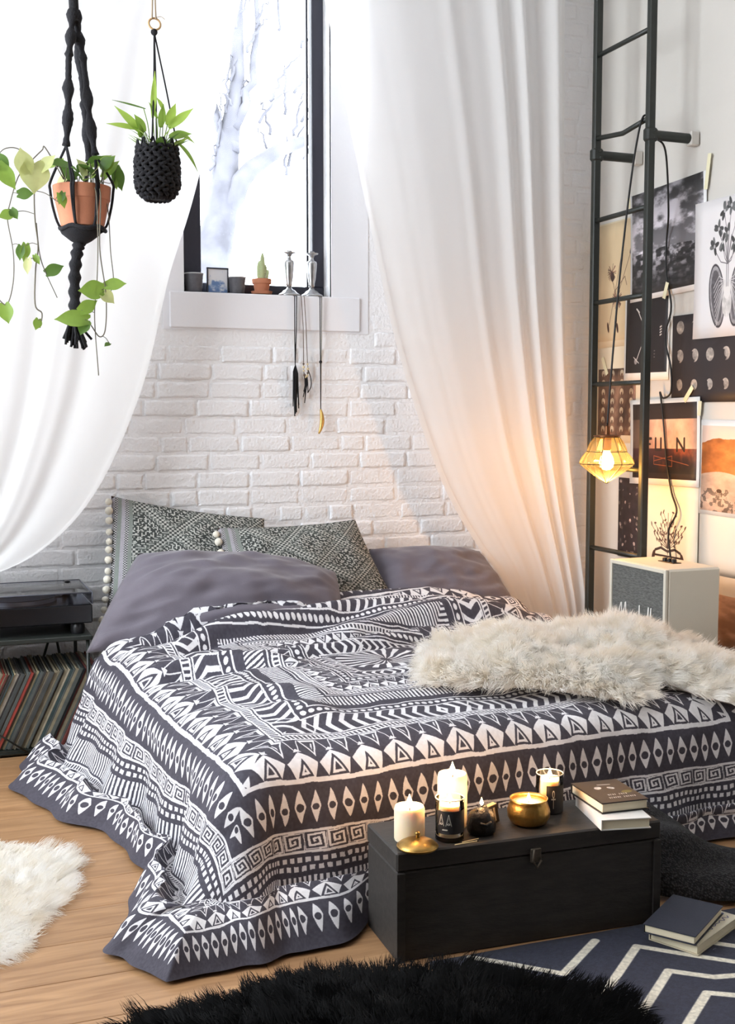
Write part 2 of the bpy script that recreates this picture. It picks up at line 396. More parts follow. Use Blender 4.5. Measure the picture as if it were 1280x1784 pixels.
# ------------------------------------------------------------------ mattress and duvet
TH = math.radians(4.0); UX = V3(math.cos(TH), math.sin(TH), 0); UY = V3(-math.sin(TH), math.cos(TH), 0); BC = V3(0.862, 2.903, 0)
def bed(s, t, z=0.0): return BC + UX * (s - 0.72) + UY * (t - 0.72) + V3(0, 0, z)
S0, S1, T0, ZT = 0.66, 2.28, 0.678, 0.374
def mattress():
    P = []; n = 40
    s0, s1, t0, t1, z0, z1 = 0.63, 2.28, 0.63, 2.54, 0.0, 0.335
    g = G(); pr = [(0.03, 0.0), (0.005, 0.02), (0.0, 0.06), (0.004, 0.15), (0.0, 0.29), (0.01, 0.325), (0.035, 0.345)]
    rings = []
    for inset, zz in pr:
        ring = []
        R = 0.09
        for (cx, cy, a0) in ((s1 - R, t1 - R, 0), (s0 + R, t1 - R, 90), (s0 + R, t0 + R, 180), (s1 - R, t0 + R, 270)):
            for k in range(7):
                w = math.radians(a0 + 15 * k); rr = R - inset; ring.append(bed(cx + rr * math.cos(w), cy + rr * math.sin(w), zz))
        rings.append(ring)
    n = len(rings[0]); v = [p for r in rings for p in r]
    f = [(i * n + k, i * n + (k + 1) % n, (i + 1) * n + (k + 1) % n, (i + 1) * n + k) for i in range(len(rings) - 1) for k in range(n)]
    f.append(tuple((len(rings) - 1) * n + k for k in range(n))); f.append(tuple(range(n))[::-1])
    g.add(v, f)
    return tag(obj('mattress', g, M['mattress'], None, True, auto=40), 'thick white mattress lying on the floor under the patterned duvet', 'mattress')
mattress()

W_D, L_D = 2.70, 2.70
def duvet_print(res=2300):
    s = (np.arange(res) + 0.5) / res * W_D; t = (np.arange(res) + 0.5) / res * L_D
    S, T = np.meshgrid(s, t)                                     # rows = t
    # hand drawn wobble
    n1 = vnoise(res, res, 60, 1, 2) - 0.5; n2 = vnoise(res, res, 60, 2, 2) - 0.5
    S = S + n1 * 0.007; T = T + n2 * 0.007
    dl = np.minimum(S, W_D - S); dt = np.minimum(T, L_D - T)
    d = np.minimum(dl, dt); q = np.where(dl < dt, T - L_D / 2, S - W_D / 2)       # q runs along the border
    flat = d.astype(np.float32); out = np.zeros_like(flat)
    def band(a, b): return (d >= a) & (d < b), (d - a) / (b - a)
    def put(m, w): out[m] = np.maximum(out[m], w[m].astype(np.float32))
    def line(a, wd=0.006): out[(d > a - wd / 2) & (d < a + wd / 2)] = 1
    def eyes(a, b, per):
        m, p = band(a, b); k = np.floor(q / per); rnd = (np.sin(k * 12.9898) * 43758.5453) % 1
        x = (q / per - k - 0.5); yv = 2 * p - 1; wd = 0.30 + 0.12 * rnd
        lens = np.abs(x) < wd * (1 - np.abs(yv)) ** 0.75
        hole = ((x * per) ** 2 + ((yv + 0.05) * (b - a) / 2) ** 2) < (0.0085 + 0.003 * rnd) ** 2
        put(m, lens & ~hole)
    def tris(a, b, per):
        m, p = band(a, b); k = np.floor(q / per); x = np.abs(q / per - k - 0.5); xe = 0.5 - x; alt = (k % 2) == 0
        hour = ((p > 0.05) & (p < 0.36) & (xe < 0.21 * (1 - (p - 0.05) / 0.31))) | ((p >= 0.30) & (xe < 0.44 * (p - 0.30) / 0.24))
        white = ((p < 0.58) & ~hour) | ((p >= 0.58) & (p < 0.68) & (x < 0.13 * (1 - (p - 0.58) / 0.10)))
        e = np.where(alt, 0.30, 0.22) * (1 - (p - 0.06) / np.where(alt, 0.42, 0.34)); tri = (x < e) & (p > 0.06)
        ring = (x < e - 0.075) & (p > 0.10); core = (x < e - 0.135) & (p > 0.145)
        white = (white & ~tri) | (ring & ~core)
        ve = 0.25 * (p - 0.44) / 0.52; vee = (p > 0.44) & (xe < ve) & ~((xe < ve - 0.05) & (p < 0.93)); vin = (xe < ve - 0.10) & ~(xe < ve - 0.145) & (p < 0.86) & alt
        ray = (p > 0.62) & (np.abs(x - 0.05 - 0.16 * (p - 0.58) / 0.42) < 0.016)
        put(m, white | vee | vin | ray)
    def rope(a, b):
        m, p = band(a, b); w = (((q / 0.0125 + p * 0.6) % 1) < 0.48); put(m, w); line(a, 0.005); line(b, 0.005)
    def stripes(a, b, per):
        m, p = band(a, b); put(m, ((q / per + 0.12 * np.sin(q * 31)) % 1 < 0.52) & (p > 0.04) & (p < 0.96))
    def dots(a, b, rows):
        m, p = band(a, b); per = (b - a) / rows; k = np.floor(p * rows)
        x = ((q / per + 0.5 * (k % 2)) % 1) - 0.5; yv = (p * rows) % 1 - 0.5; put(m, np.maximum(np.abs(x), np.abs(yv)) < 0.30)
    def spirals(a, b):
        m, p = band(a + 0.006, b - 0.006); per = (b - a) * 1.0
        k = np.floor(q / per); x = (q / per - k - 0.5) * 2.15; yv = (2 * p - 1) * 1.08
        x = np.where(k % 2 == 0, x, -x); yv = np.where(k % 2 == 0, yv, -yv)
        r = np.maximum(np.abs(x), np.abs(yv)); an = np.arctan2(yv, x) / (2 * PI)
        w = ((r * 2.05 + an) % 1 < 0.5) & (r < 1.0) | (r >= 1.04)
        put(m, w); line(a + 0.003, 0.006); line(b - 0.003, 0.006)
    def chevrons(a, b, per):
        m, p = band(a, b); sgn = np.where(np.sin(q * 2 * PI / 0.95 + 0.6) > 0, 1, -1)
        w = ~((((q * sgn) / per + np.abs(p - 0.5) * 1.25) % 1) < 0.60)
        put(m, w & (p > 0.07) & (p < 0.93)); line(a + 0.003, 0.005); line(b - 0.003, 0.005)
        m2, p2 = band(a + 0.004, b - 0.004); dm = np.abs((q + 0.25) % 0.475 - 0.2375); put(m2, (np.abs(dm - np.abs(p2 - 0.5) * 0.05) < 0.003))
    def rounds(a, b, per):
        m, p = band(a, b); x = (q / per) % 1 - 0.5; yv = (p - 0.5) * (b - a) / per; put(m, x * x + yv * yv < 0.13)
    eyes(0.036, 0.112, 0.042); line(0.126, 0.006); tris(0.126, 0.240, 0.080); rope(0.244, 0.266)
    stripes(0.272, 0.350, 0.0145); dots(0.356, 0.398, 2); spirals(0.404, 0.460)
    eyes(0.476, 0.556, 0.043); line(0.576, 0.008); tris(0.576, 0.712, 0.092); rope(0.718, 0.742)
    chevrons(0.748, 0.838, 0.038); rounds(0.840, 0.868, 0.022); line(0.872, 0.005)
    stripes(0.900, 0.960, 0.0125); line(0.967, 0.004); rope(0.978, 0.996); tris(1.002, 1.08, 0.06); line(1.086, 0.005); rounds(1.092, 1.116, 0.022); line(1.122, 0.004)
    chevrons(1.13, 1.18, 0.03); line(1.185, 0.004)
    c = np.hypot(S - W_D / 2, T - L_D / 2); an = np.arctan2(T - L_D / 2, S - W_D / 2)
    m = d > 1.19
    put(m, ((an / (2 * PI) * 22) % 1 < 0.42) & (c > 0.02) & (c < 0.17))
    dark = np.array((63, 60, 70)) / 255; light = np.array((222, 220, 222)) / 255
    wv = vnoise(res, res, 500, 5, 1)[..., None]; a = out[..., None]
    return dark * (1 - a) + light * a + (wv - 0.5) * 0.05
M['duvet'] = image_mat('duvet_print', duvet_print(), 0.85, bump=0.12, bscale=350)

FOLDS = [(0.75, 1.78, 1.45, 1.92, 0.035, 0.040), (1.25, 1.72, 2.05, 1.80, 0.040, 0.036), (1.0, 1.55, 1.75, 1.64, 0.035, 0.026), (0.62, 1.62, 1.05, 1.42, 0.035, 0.036),
         (0.70, 2.02, 1.25, 2.10, 0.032, 0.034), (1.5, 1.98, 2.2, 1.96, 0.035, 0.036), (0.66, 1.25, 0.95, 1.05, 0.045, 0.022), (1.3, 1.22, 1.75, 1.05, 0.05, 0.016), (0.72, 0.98, 1.0, 0.80, 0.05, 0.014)]
def drape(s, t):
    """s, t: print coordinates of the cover; returns points of the lofted surface"""
    sc = np.clip(s, S0, S1); tc = np.maximum(t, T0)
    ds = s - sc; dt = t - tc; r = np.hypot(ds, dt) + 1e-9
    left = ds < 0
    ca, sa = (ds / r) ** 2, (dt / r) ** 2
    # steepness of the hanging sides, degrees
    lob = 73 + 9 * np.cos((t - 1.06) * 2 * PI / 1.5)
    lob = np.where(left, lob, 80)
    psi = np.radians(lob * ca + 84 * sa - 10 * 4 * ca * sa)
    N = 70; z = np.full_like(s, ZT); hd = np.zeros_like(s); hf = np.zeros_like(s); st = r / N
    for i in range(N):
        arc = st * (i + 0.5)
        p = psi * sm(arc, -0.03, 0.17) * sm(z, 0.008, 0.075)
        z = z - st * np.sin(p); h = st * np.cos(p)
        on = sm(z, 0.075, 0.03); hf = hf + h * on; hd = hd + h * (1 - on)
    dx, dy = ds / r, dt / r
    ffl = 0.62 + 0.25 * np.cos((t - 1.83) * 2 * PI / 1.5)        # how far the cover spreads on the floor at the side
    ffl = np.where(left, ffl, 0.2)
    fff = 0.78 - 0.52 * sm(s, 0.72, 0.95)
    ff = ffl * ca + fff * sa
    ff = np.where(left & (dt < 0), ff * (1 - 0.25 * 4 * ca * sa), ff)
    ox = dx * (hd + ff * hf); oy = dy * (hd + ff * hf)
    # soft folds in the hanging part
    q = t * ca + s * sa; dep = sm(ZT - z, 0.03, 0.3) * (1 - 0.5 * sm(hf, 0.1, 0.4))
    fold = dep * (0.016 * np.sin(q * 2 * PI / 0.36 + 1.0) + 0.010 * np.sin(q * 2 * PI / 0.21 + 2.2)) * (0.55 + 0.65 * ca)
    corner = 4 * ca * sa * (dep > 0); az = np.arctan2(-dt, -ds)
    fold = fold + dep * np.where(left, corner, 0) * 0.03 * np.sin(az * 6 + 0.5)
    ox = ox + dx * fold; oy = oy + dy * fold
    # top relief
    top = np.exp(-(r / 0.12) ** 2)
    hd_ = sm(t, 1.55, 1.95)
    wav = np.sin(2 * PI * (t * 3.4 + 0.16 * np.sin(s * 3.1 + 0.4) + 0.06 * np.sin(s * 7.0)))
    ridge = hd_ * (0.050 + 0.024 * wav + 0.028 * sm(s, 1.16, 2.06))
    lump = 0.012 * np.sin(s * 4.3 + 1) * np.sin(t * 3.7 + 0.3) + 0.007 * np.sin(s * 9 + t * 5) * np.sin(t * 8 - s * 3)
    lf = sm(s, 1.1, 0.66) * np.exp(-((t - 1.58 - 0.25 * (1.06 - s)) / 0.10) ** 2) * 0.045 + 0.05 * sm(np.minimum(np.minimum(s - S0, S1 - s), t - T0), -0.02, 0.38)         # fold rising at the left edge
    zz = z + top * (lump + ridge + lf)
    for (sa_, ta_, sb_, tb_, wd, hh) in FOLDS:
        ex, ey = sb_ - sa_, tb_ - ta_; L2 = ex * ex + ey * ey; k = np.clip(((s - sa_) * ex + (t - ta_) * ey) / L2, -0.25, 1.25)
        dist = ((s - sa_) * ey - (t - ta_) * ex) / math.sqrt(L2) + 0.02 * np.sin(k * 5 + sa_ * 9); end = sm(k, -0.25, 0.25) * sm(k, 1.25, 0.75)
        zz = zz + hh * end * (np.exp(-(dist / wd) ** 2) - 0.45 * np.exp(-((dist - 1.5 * wd) / (0.8 * wd)) ** 2)) * np.exp(-(r / 0.25) ** 2)
    te = 2.24 + 0.012 * np.sin(s * 5) - 0.10 * sm(s, 1.15, 0.6)
    kk = sm(t, te - 0.11, te + 0.01) ** 2 * top; zz = zz * (1 - kk) + 0.332 * kk
    P = BC + UX * (sc + ox - 0.72)[..., None] + UY * (tc + oy - 0.72)[..., None]
    P[..., 2] = zz
    return P, r, hf
def duvet():
    ns, nt_ = 330, 290
    s = np.linspace(0, W_D, ns); t = np.linspace(0, 2.245, nt_); S, T = np.meshgrid(s, t, indexing='ij')
    T = T * (1 - 0.052 * sm(S, 0.95, 0.5))
    P, r, hf = drape(S, T)
    du = np.gradient(P, axis=0); dv = np.gradient(P, axis=1); Nn = np.cross(du, dv); Nn /= np.linalg.norm(Nn, axis=2)[..., None] + 1e-12
    d = np.minimum(np.minimum(S, W_D - S), T)
    loft = 0.02 * sm(d, 0, 0.1) + 0.075 * np.sin(np.clip(d / 0.24, 0, 1) * PI / 2) * sm(hf, 0.0, 0.08)
    wr_ = np.empty_like(S)
    for i in range(ns):
        for j in range(nt_):
            wr_[i, j] = mnoise.noise(Vector((S[i, j] * 5, T[i, j] * 5, 0.3))) * 0.010 + mnoise.noise(Vector((S[i, j] * 13, T[i, j] * 13, 4.3))) * 0.0055
    loft = loft + wr_ * np.clip(d / 0.1, 0, 1)
    P = P + Nn * loft[..., None]
    P[..., 2] = np.maximum(P[..., 2], 0.004)
    uv = np.stack([S / W_D, T / L_D], -1)
    return link('duvet', grid_mesh('duvet', P, M['duvet'], uv)), P
duv, DP = duvet()
tag(duv, 'charcoal duvet cover printed with white tribal bands of eyes, triangles and spirals', 'duvet')

# ------------------------------------------------------------------ pillows
from mathutils.bvhtree import BVHTree
SOFT = []
def closed_tree(me):
    vs_ = [v.co.copy() for v in me.vertices]; A = np.array(vs_)
    return BVHTree.FromPolygons(vs_, [tuple(p.vertices) for p in me.polygons]), A.min(0), A.max(0)
def inside(tree, p):
    votes = 0
    for d in (Vector((0.31, 0.22, 0.92)).normalized(), Vector((-0.75, 0.13, 0.64)).normalized(), Vector((0.1, -0.97, 0.21)).normalized()):
        k = 0; q = p.copy()
        while k < 20:
            h = tree.ray_cast(q, d)
            if h[0] is None: break
            k += 1; q = h[0] + d * 1e-5
        votes += k % 2
    return votes >= 2
def press(me, body, eps=0.001):
    """soft contact: points of me that lie inside the closed body are laid on its surface"""
    tree, lo, hi = body
    for v in me.vertices:
        c = v.co
        if all(lo[i] < c[i] < hi[i] for i in range(3)) and inside(tree, c):
            co, nr, i, d = tree.find_nearest(c); w = (co - c).normalized() if d > 1e-6 else nr; v.co = co + w * eps
    me.update()
def cushion(name, c4, thick, m, label, cat, group=None, sag=0.03, pinch=0.05, seed=0, n=44, power=2.4, rough=1.0, bow=0.0):
    """c4: world corners bottom-left, bottom-right, top-right, top-left"""
    bl, br_, tr, tl = [V3(*p) for p in c4]
    nrm = np.cross(br_ - bl, tl - bl); nrm /= np.linalg.norm(nrm)
    def side(sg):
        a = np.linspace(-1, 1, n); A, B = np.meshgrid(a, a, indexing='ij')
        pa = A * (1 - pinch * (1 - A ** 2) * 0 - pinch * (1 - B ** 2) * np.abs(A) ** 2); pb = B * (1 - pinch * (1 - A ** 2) * np.abs(B) ** 2)
        u = (pa + 1) / 2; v = (pb + 1) / 2
        P = (bl * ((1 - u) * (1 - v))[..., None] + br_ * (u * (1 - v))[..., None] + tr * (u * v)[..., None] + tl * ((1 - u) * v)[..., None])
        P = P + (tl - bl) / np.linalg.norm(tl - bl) * (bow * (1 - A ** 2) * v - 0.4 * bow * (A ** 4) * (1 - v) * 0)[..., None] + (br_ - bl) / np.linalg.norm(br_ - bl) * (bow * 0.6 * A * (1 - B ** 2))[..., None]
        puff = ((1 - np.abs(A) ** power) * (1 - np.abs(B) ** power)) ** 0.62
        puff = puff * (1 - sag * 4 * np.maximum(B, 0) * 0.25)
        nz = np.array([[mnoise.noise(Vector((A[i, j] * 2.3 + seed, B[i, j] * 2.3, seed * 1.7))) + 0.5 * mnoise.noise(Vector((A[i, j] * 5 + seed, B[i, j] * 5, 3.1))) for j in range(n)] for i in range(n)])
        wrk = np.array([[(1 - abs(mnoise.noise(Vector((A[i, j] * 1.2 + 2.5 * B[i, j] + seed, B[i, j] * 3.2 - A[i, j] * 2.1, seed * 0.7)))) * 2.4) for j in range(n)] for i in range(n)])
        edge = (1 - np.maximum(np.abs(A), np.abs(B)) ** 6)
        P = P + nrm * (sg * puff * thick / 2 + 0.09 * thick * (nz * rough + (rough - 1) * 0.9 * wrk) * edge)[..., None]
        return P, np.stack([u, v], -1)
    Pa, ua = side(1.0); Pb, ub = side(-1.0)
    me1 = grid_mesh(name, Pa, m, ua)
    # back side joined along the seam
    V = np.concatenate([Pa.reshape(-1, 3), Pb.reshape(-1, 3)]); F = []
    for i in range(n - 1):
        for j in range(n - 1):
            q = i * n + j; F.append((q, q + n, q + n + 1, q + 1)); o = n * n; F.append((o + q, o + q + 1, o + q + n + 1, o + q + n))
    me = mesh_of(name, V, F, m, True, np.concatenate([ua.reshape(-1, 2), ub.reshape(-1, 2)])); bpy.data.meshes.remove(me1)
    import bmesh
    bm = bmesh.new(); bm.from_mesh(me); bmesh.ops.remove_doubles(bm, verts=bm.verts, dist=0.0004); bmesh.ops.recalc_face_normals(bm, faces=bm.faces); bm.to_mesh(me); bm.free()
    for tr_ in SOFT: press(me, tr_)
    SOFT.append(closed_tree(me))
    me.polygons.foreach_set('use_smooth', [True] * len(me.polygons))
    o = tag(link(name, me), label, cat, group)
    return o, Pa, nrm
def weave(res=1024):
    y, x = np.mgrid[0:res, 0:res] / res
    fx, fy = x * 2.6, y * 2.6
    a = np.abs((fx + fy) % 1 - 0.5) * 2; b = np.abs((fx - fy) % 1 - 0.5) * 2; m = np.maximum(a, b); mi = np.minimum(a, b)
    cell = 132; ix = (x * cell).astype(int); iy = (y * cell).astype(int)
    um = (np.maximum(np.abs(((ix + 0.5) / cell * 2.6 + (iy + 0.5) / cell * 2.6) % 1 - 0.5), np.abs(((ix + 0.5) / cell * 2.6 - (iy + 0.5) / cell * 2.6) % 1 - 0.5)) * 2)
    ring = (um * 7).astype(int)
    h = np.sin(ix * 12.9898 + iy * 78.233) * 43758.5453 % 1
    w = np.where(ring % 2 == 0, ((ix + iy) % 4 < 2) & ((ix - iy) % 6 < 4), ((ix % 3 == 0) | (iy % 4 == 0)) & (h > 0.2))
    w = np.where(um > 0.86, (ix // 2 + iy // 2) % 2 == 0, w)
    bandc = np.where((um > 0.70) & (um < 0.86), 0.45, 0.0)
    dark = np.array((54, 58, 56)) / 255; lite = np.array((178, 178, 172)) / 255; mid = np.array((122, 128, 122)) / 255
    c = np.where(w[..., None], lite, dark); c = c * (1 - bandc[..., None] * 0.8) + mid * bandc[..., None] * 0.8
    # woven stripes near the left hem
    st = x < 0.13
    k = (x / 0.13 * 6).astype(int)
    sc = np.where((k % 3 == 0)[..., None], np.array((156, 152, 158)) / 255, np.where((k % 3 == 1)[..., None], np.where((((y * 60) % 1 < 0.5) ^ (((x * 60) % 1) < 0.5))[..., None], dark, np.array((180, 176, 178)) / 255), mid))
    c = np.where(st[..., None], sc, c)
    return c * (0.94 + 0.12 * vnoise(res, res, 300, 9, 1)[..., None])
M['weave'] = image_mat('diamond_weave', weave(), 0.9, bump=0.25, bscale=400)
def pompoms(o, Pa, n_p):
    L = Pa[0]                                             # left hem, from bottom to top
    seg = np.linalg.norm(np.diff(L, axis=0), axis=1); cs = np.concatenate([[0], np.cumsum(seg)])
    for k in range(n_p):
        w = (k + 0.4) / n_p * cs[-1]; p = np.array([np.interp(w, cs, L[:, i]) for i in range(3)]) + V3(-0.012, -0.008, random.uniform(-0.004, 0.004))
        g = G(); r = random.uniform(0.0135, 0.0165); g.ball((0, 0, 0), r, 7)
        g.v = [tuple(np.array(v) * (1 + 0.16 * mnoise.noise(Vector(v) * 260 + Vector((k, 0, 0)))) + p) for v in g.v]
        obj('pompom', g, M['pom'], o, True)
c1, P1, _ = cushion('patterned_cushion', [(0.665, 4.61, 0.36), (1.39, 4.61, 0.36), (1.375, 4.775, 0.812), (0.735, 4.755, 0.925)], 0.16, M['weave'], 'woven diamond cushion with cream pompoms leaning in the corner by the record player', 'cushion', 'woven pompom cushions', seed=1)
pompoms(c1, P1, 15)
c2, P2, _ = cushion('patterned_cushion', [(1.16, 4.49, 0.36), (1.925, 4.50, 0.38), (1.762, 4.715, 0.80), (1.145, 4.665, 0.79)], 0.17, M['weave'], 'woven diamond cushion tucked between the two plain grey pillows', 'cushion', 'woven pompom cushions', seed=4)
pompoms(c2, P2, 12)
cushion('grey_pillow', [(0.565, 4.305, 0.385), (1.52, 4.20, 0.42), (1.58, 4.46, 0.615), (0.80, 4.53, 0.715)], 0.30, M['grey_cotton'], 'plain slate grey pillow leaning in front of the pompom cushions', 'pillow', 'grey pillows', seed=8, power=2.2, rough=1.32, bow=0.05)
cushion('grey_pillow', [(1.82, 4.50, 0.38), (2.44, 4.49, 0.41), (2.37, 4.74, 0.635), (1.84, 4.755, 0.665)], 0.19, M['grey_cotton'], 'plain slate grey pillow lying beside the right-hand curtain', 'pillow', 'grey pillows', seed=12, power=2.6, rough=1.25, bow=0.02)

for tr_ in SOFT: press(duv.data, tr_, 0.003)                      # the cover lies against the pillows

# ------------------------------------------------------------------ sheer curtains
def curtain(name, left, right, n_fold, amp, label, ycurve, seed, nu=260, nv=150, tight=0.5):
    Lc = spline(left, nv); Rc = spline(right, nv); u = np.linspace(0, 1, nu)
    rng = np.random.default_rng(seed); ph = rng.random(6) * 6.28
    P = Lc[None] * (1 - u)[:, None, None] + Rc[None] * u[:, None, None]
    U, Vv = np.meshgrid(u, np.linspace(0, 1, nv), indexing='ij')
    uw = U + 0.03 * np.sin(U * 9 + ph[0]) + 0.015 * np.sin(U * 23 + ph[1])
    a = amp * (0.55 + 0.45 * np.sin(U * 5.1 + ph[2])) * ycurve(U)
    f = a * (np.sin(2 * PI * n_fold * uw + 0.5 * np.sin(Vv * 3 + ph[3])) + 0.35 * np.sin(2 * PI * n_fold * 2.1 * uw + ph[4] + Vv))
    P[..., 1] += f
    o = tag(link(name, grid_mesh(name, P, M['sheer'])), label, 'curtain')
    return o
LT = [(-0.5, 4.58, 3.5), (-0.5, 4.58, 2.6), (-0.48, 4.58, 1.6), (-0.42, 4.58, 0.95), (-0.3, 4.56, 0.58), (-0.18, 4.55, 0.50)]
RT = [(1.39, 4.62, 3.5), (1.235, 4.61, 2.86), (1.045, 4.6, 2.12), (0.939, 4.6, 1.79), (0.821, 4.6, 1.34), (0.638, 4.6, 0.946), (0.417, 4.58, 0.724), (0.15, 4.55, 0.625), (-0.10, 4.55, 0.58)]
cl = curtain('sheer_curtain', LT, RT, 5, 0.011, 'sheer white curtain swept to the side behind the hanging plants', lambda U: 0.5 + 0.6 * U, 3)
RL = [(1.51, 4.70, 3.5), (1.637, 4.70, 2.94), (1.84, 4.70, 2.03), (1.972, 4.7, 1.50), (2.165, 4.7, 0.98), (2.336, 4.70, 0.69), (2.481, 4.69, 0.50), (2.6, 4.69, 0.25), (2.64, 4.69, 0.03)]
RR = [(2.745, 4.70, 3.5), (2.753, 4.70, 3.0), (2.765, 4.7, 2.2), (2.79, 4.7, 1.4), (2.83, 4.7, 0.9), (2.90, 4.7, 0.4), (2.93, 4.7, 0.03)]
cr = curtain('sheer_curtain', RL, RR, 6, 0.035, 'long sheer white curtain hanging beside the black ladder', lambda U: 0.22 + 0.85 * U ** 2, 9)
def hem(o, pts):
    q = spline(pts, 80); P = np.zeros((80, 3, 3)); 
    for k, w in enumerate((-0.012, 0.0, 0.012)): P[:, k] = q + V3(w, -0.004, w * 0.3)
    link('hem', grid_mesh('hem', P, M['sheer']), o)
hem(cl, RT); hem(cr, RL)

# ------------------------------------------------------------------ ladder
def ladder():
    t = thing('steel_ladder', 'tall black steel ladder fixed to the picture wall', 'ladder', (2.8, 4.305, 0))
    for yy in (4.505, 4.105):
        obj('rail', G().box((2.784, yy - 0.014, 0.0), (2.818, yy + 0.014, 3.5), 0.004), M['black_metal'], t)
    for k, zz in enumerate((3.14, 2.787, 2.438, 2.088, 1.735, 1.381, 1.02, 0.662, 0.30)):
        obj('rung', G().tube([(2.8, 4.49, zz), (2.8, 4.3, zz - (0.02 if k == 2 else 0)), (2.8, 4.12, zz)], 0.0105, 10), M['black_metal'], t, True)
    for yy in (4.505, 4.105):
        b = obj('wall_bracket', G().tube([(2.80, yy, 2.37), (2.985, yy, 2.37)], 0.020, 14), M['black_metal'], t, True, auto=40)
        obj('bracket_clamp', G().box((2.776, yy - 0.019, 2.343), (2.830, yy + 0.019, 2.397), 0.008), M['black_metal'], b)
        obj('wall_plate', G().box((2.985, yy - 0.02, 2.342), (3.026, yy + 0.02, 2.398), 0.004), M['wall'], b)
        for dz in (-0.018, 0.018): obj('bolt', G().ball((2.81, yy - 0.018, 2.37 + dz * 0.7), 0.005, 5), M['black_metal'], b, True)
ladder()

# ------------------------------------------------------------------ pendant lamp
def lamp():
    c = V3(2.662, 4.165, 1.052)
    t = thing('cage_pendant', 'lit amber glass pendant lamp in a wire cage hung from the ladder', 'lamp', tuple(c))
    amber = bpy.data.materials.new('amber_glass'); amber.use_nodes = True; nt = amber.node_tree; nt.nodes.remove(nt.nodes['Principled BSDF'])
    tp = nt.nodes.new('ShaderNodeBsdfTransparent'); tp.inputs[0].default_value = (1.0, 0.80, 0.42, 1)
    gl = nt.nodes.new('ShaderNodeBsdfGlossy'); gl.inputs[0].default_value = (1, 0.85, 0.6, 1); gl.inputs[1].default_value = 0.08
    tr = nt.nodes.new('ShaderNodeBsdfTranslucent'); tr.inputs[0].default_value = (1, 0.78, 0.42, 1)
    m1 = nt.nodes.new('ShaderNodeMixShader'); m1.inputs[0].default_value = 0.10; m2 = nt.nodes.new('ShaderNodeMixShader'); m2.inputs[0].default_value = 0.05
    nt.links.new(tp.outputs[0], m1.inputs[1]); nt.links.new(gl.outputs[0], m1.inputs[2]); nt.links.new(m1.outputs[0], m2.inputs[1]); nt.links.new(tr.outputs[0], m2.inputs[2])
    nt.links.new(m2.outputs[0], nt.nodes['Material Output'].inputs[0])
    rings = [(0.052, 0.105), (0.083, 0.045), (0.113, -0.005), (0.002, -0.085)]
    def ripple(w, z): return 1 + 0.05 * math.cos(w * 8)
    prof = []
    for (r0, z0), (r1, z1) in zip(rings[:-1], rings[1:]):
        for k in range(5): prof.append((r0 + (r1 - r0) * k / 5 + 0.006 * math.sin(PI * k / 5), z0 + (z1 - z0) * k / 5))
    prof.append((0.004, -0.082))
    obj('glass_shade', G().lathe([(r * 0.97, z) for r, z in prof], c, 48, ripple), amber, t, True)
    for i, (r, z) in enumerate(rings[:3]):
        ring = [c + V3(r * math.cos(2 * PI * k / 8), r * math.sin(2 * PI * k / 8), z) for k in range(9)]
        obj('cage_ring', G().tube(ring, 0.0018, 6), M['black_metal'], t)
    for k in range(8):
        w = 2 * PI * k / 8
        obj('cage_wire', G().tube([c + V3(r * math.cos(w), r * math.sin(w), z) for r, z in rings], 0.0018, 6), M['black_metal'], t)
    obj('bulb_holder', G().lathe([(0.013, 0.05), (0.018, 0.06), (0.018, 0.10), (0.03, 0.108), (0.055, 0.108), (0.055, 0.112), (0.012, 0.116), (0.010, 0.15), (0.003, 0.155)], c, 20), mat('copper_holder', (120, 78, 50), 0.4, 0.8), t, True, auto=40)
    obj('bulb', G().lathe([(0.010, 0.055), (0.014, 0.045), (0.026, 0.02), (0.030, 0.0), (0.026, -0.018), (0.015, -0.028), (0.001, -0.031)], c, 20), emit('warm_filament_bulb', (1.0, 0.66, 0.30), 40), t, True)
    path = spline([c + V3(0, 0, 0.15), (2.675, 4.165, 1.40), (2.705, 4.16, 1.80), (2.745, 4.15, 2.20), (2.776, 4.14, 2.41), (2.80, 4.137, 2.4535), (2.824, 4.147, 2.41), (2.85, 4.142, 2.37), (2.90, 4.14, 2.32), (2.97, 4.21, 2.10), (3.006, 4.27, 1.98), (3.008, 4.27, 1.85), (3.008, 4.23, 1.70), (3.008, 4.27, 1.58), (3.008, 4.225, 1.45), (3.008, 4.22, 1.345), (3.005, 4.27, 1.32), (3.003, 4.29, 1.345), (3.006, 4.285, 1.31), (3.008, 4.265, 1.2), (3.008, 4.24, 1.05), (3.008, 4.20, 0.92), (3.0, 4.15, 0.84), (2.99, 4.19, 0.75), (2.985, 4.16, 0.6), (2.985, 4.16, 0.3)], 220)
    obj('cord', G().tube(path, 0.0042, 7), M['cable'], t, True)
    l = bpy.data.lights.new('pendant_glow', 'POINT'); l.energy = 13; l.color = (1.0, 0.55, 0.22); l.shadow_soft_size = 0.03
    o = bpy.data.objects.new('pendant_glow', l); COL.objects.link(o); o.location = tuple(c + V3(0, 0, -0.045)); 
lamp()

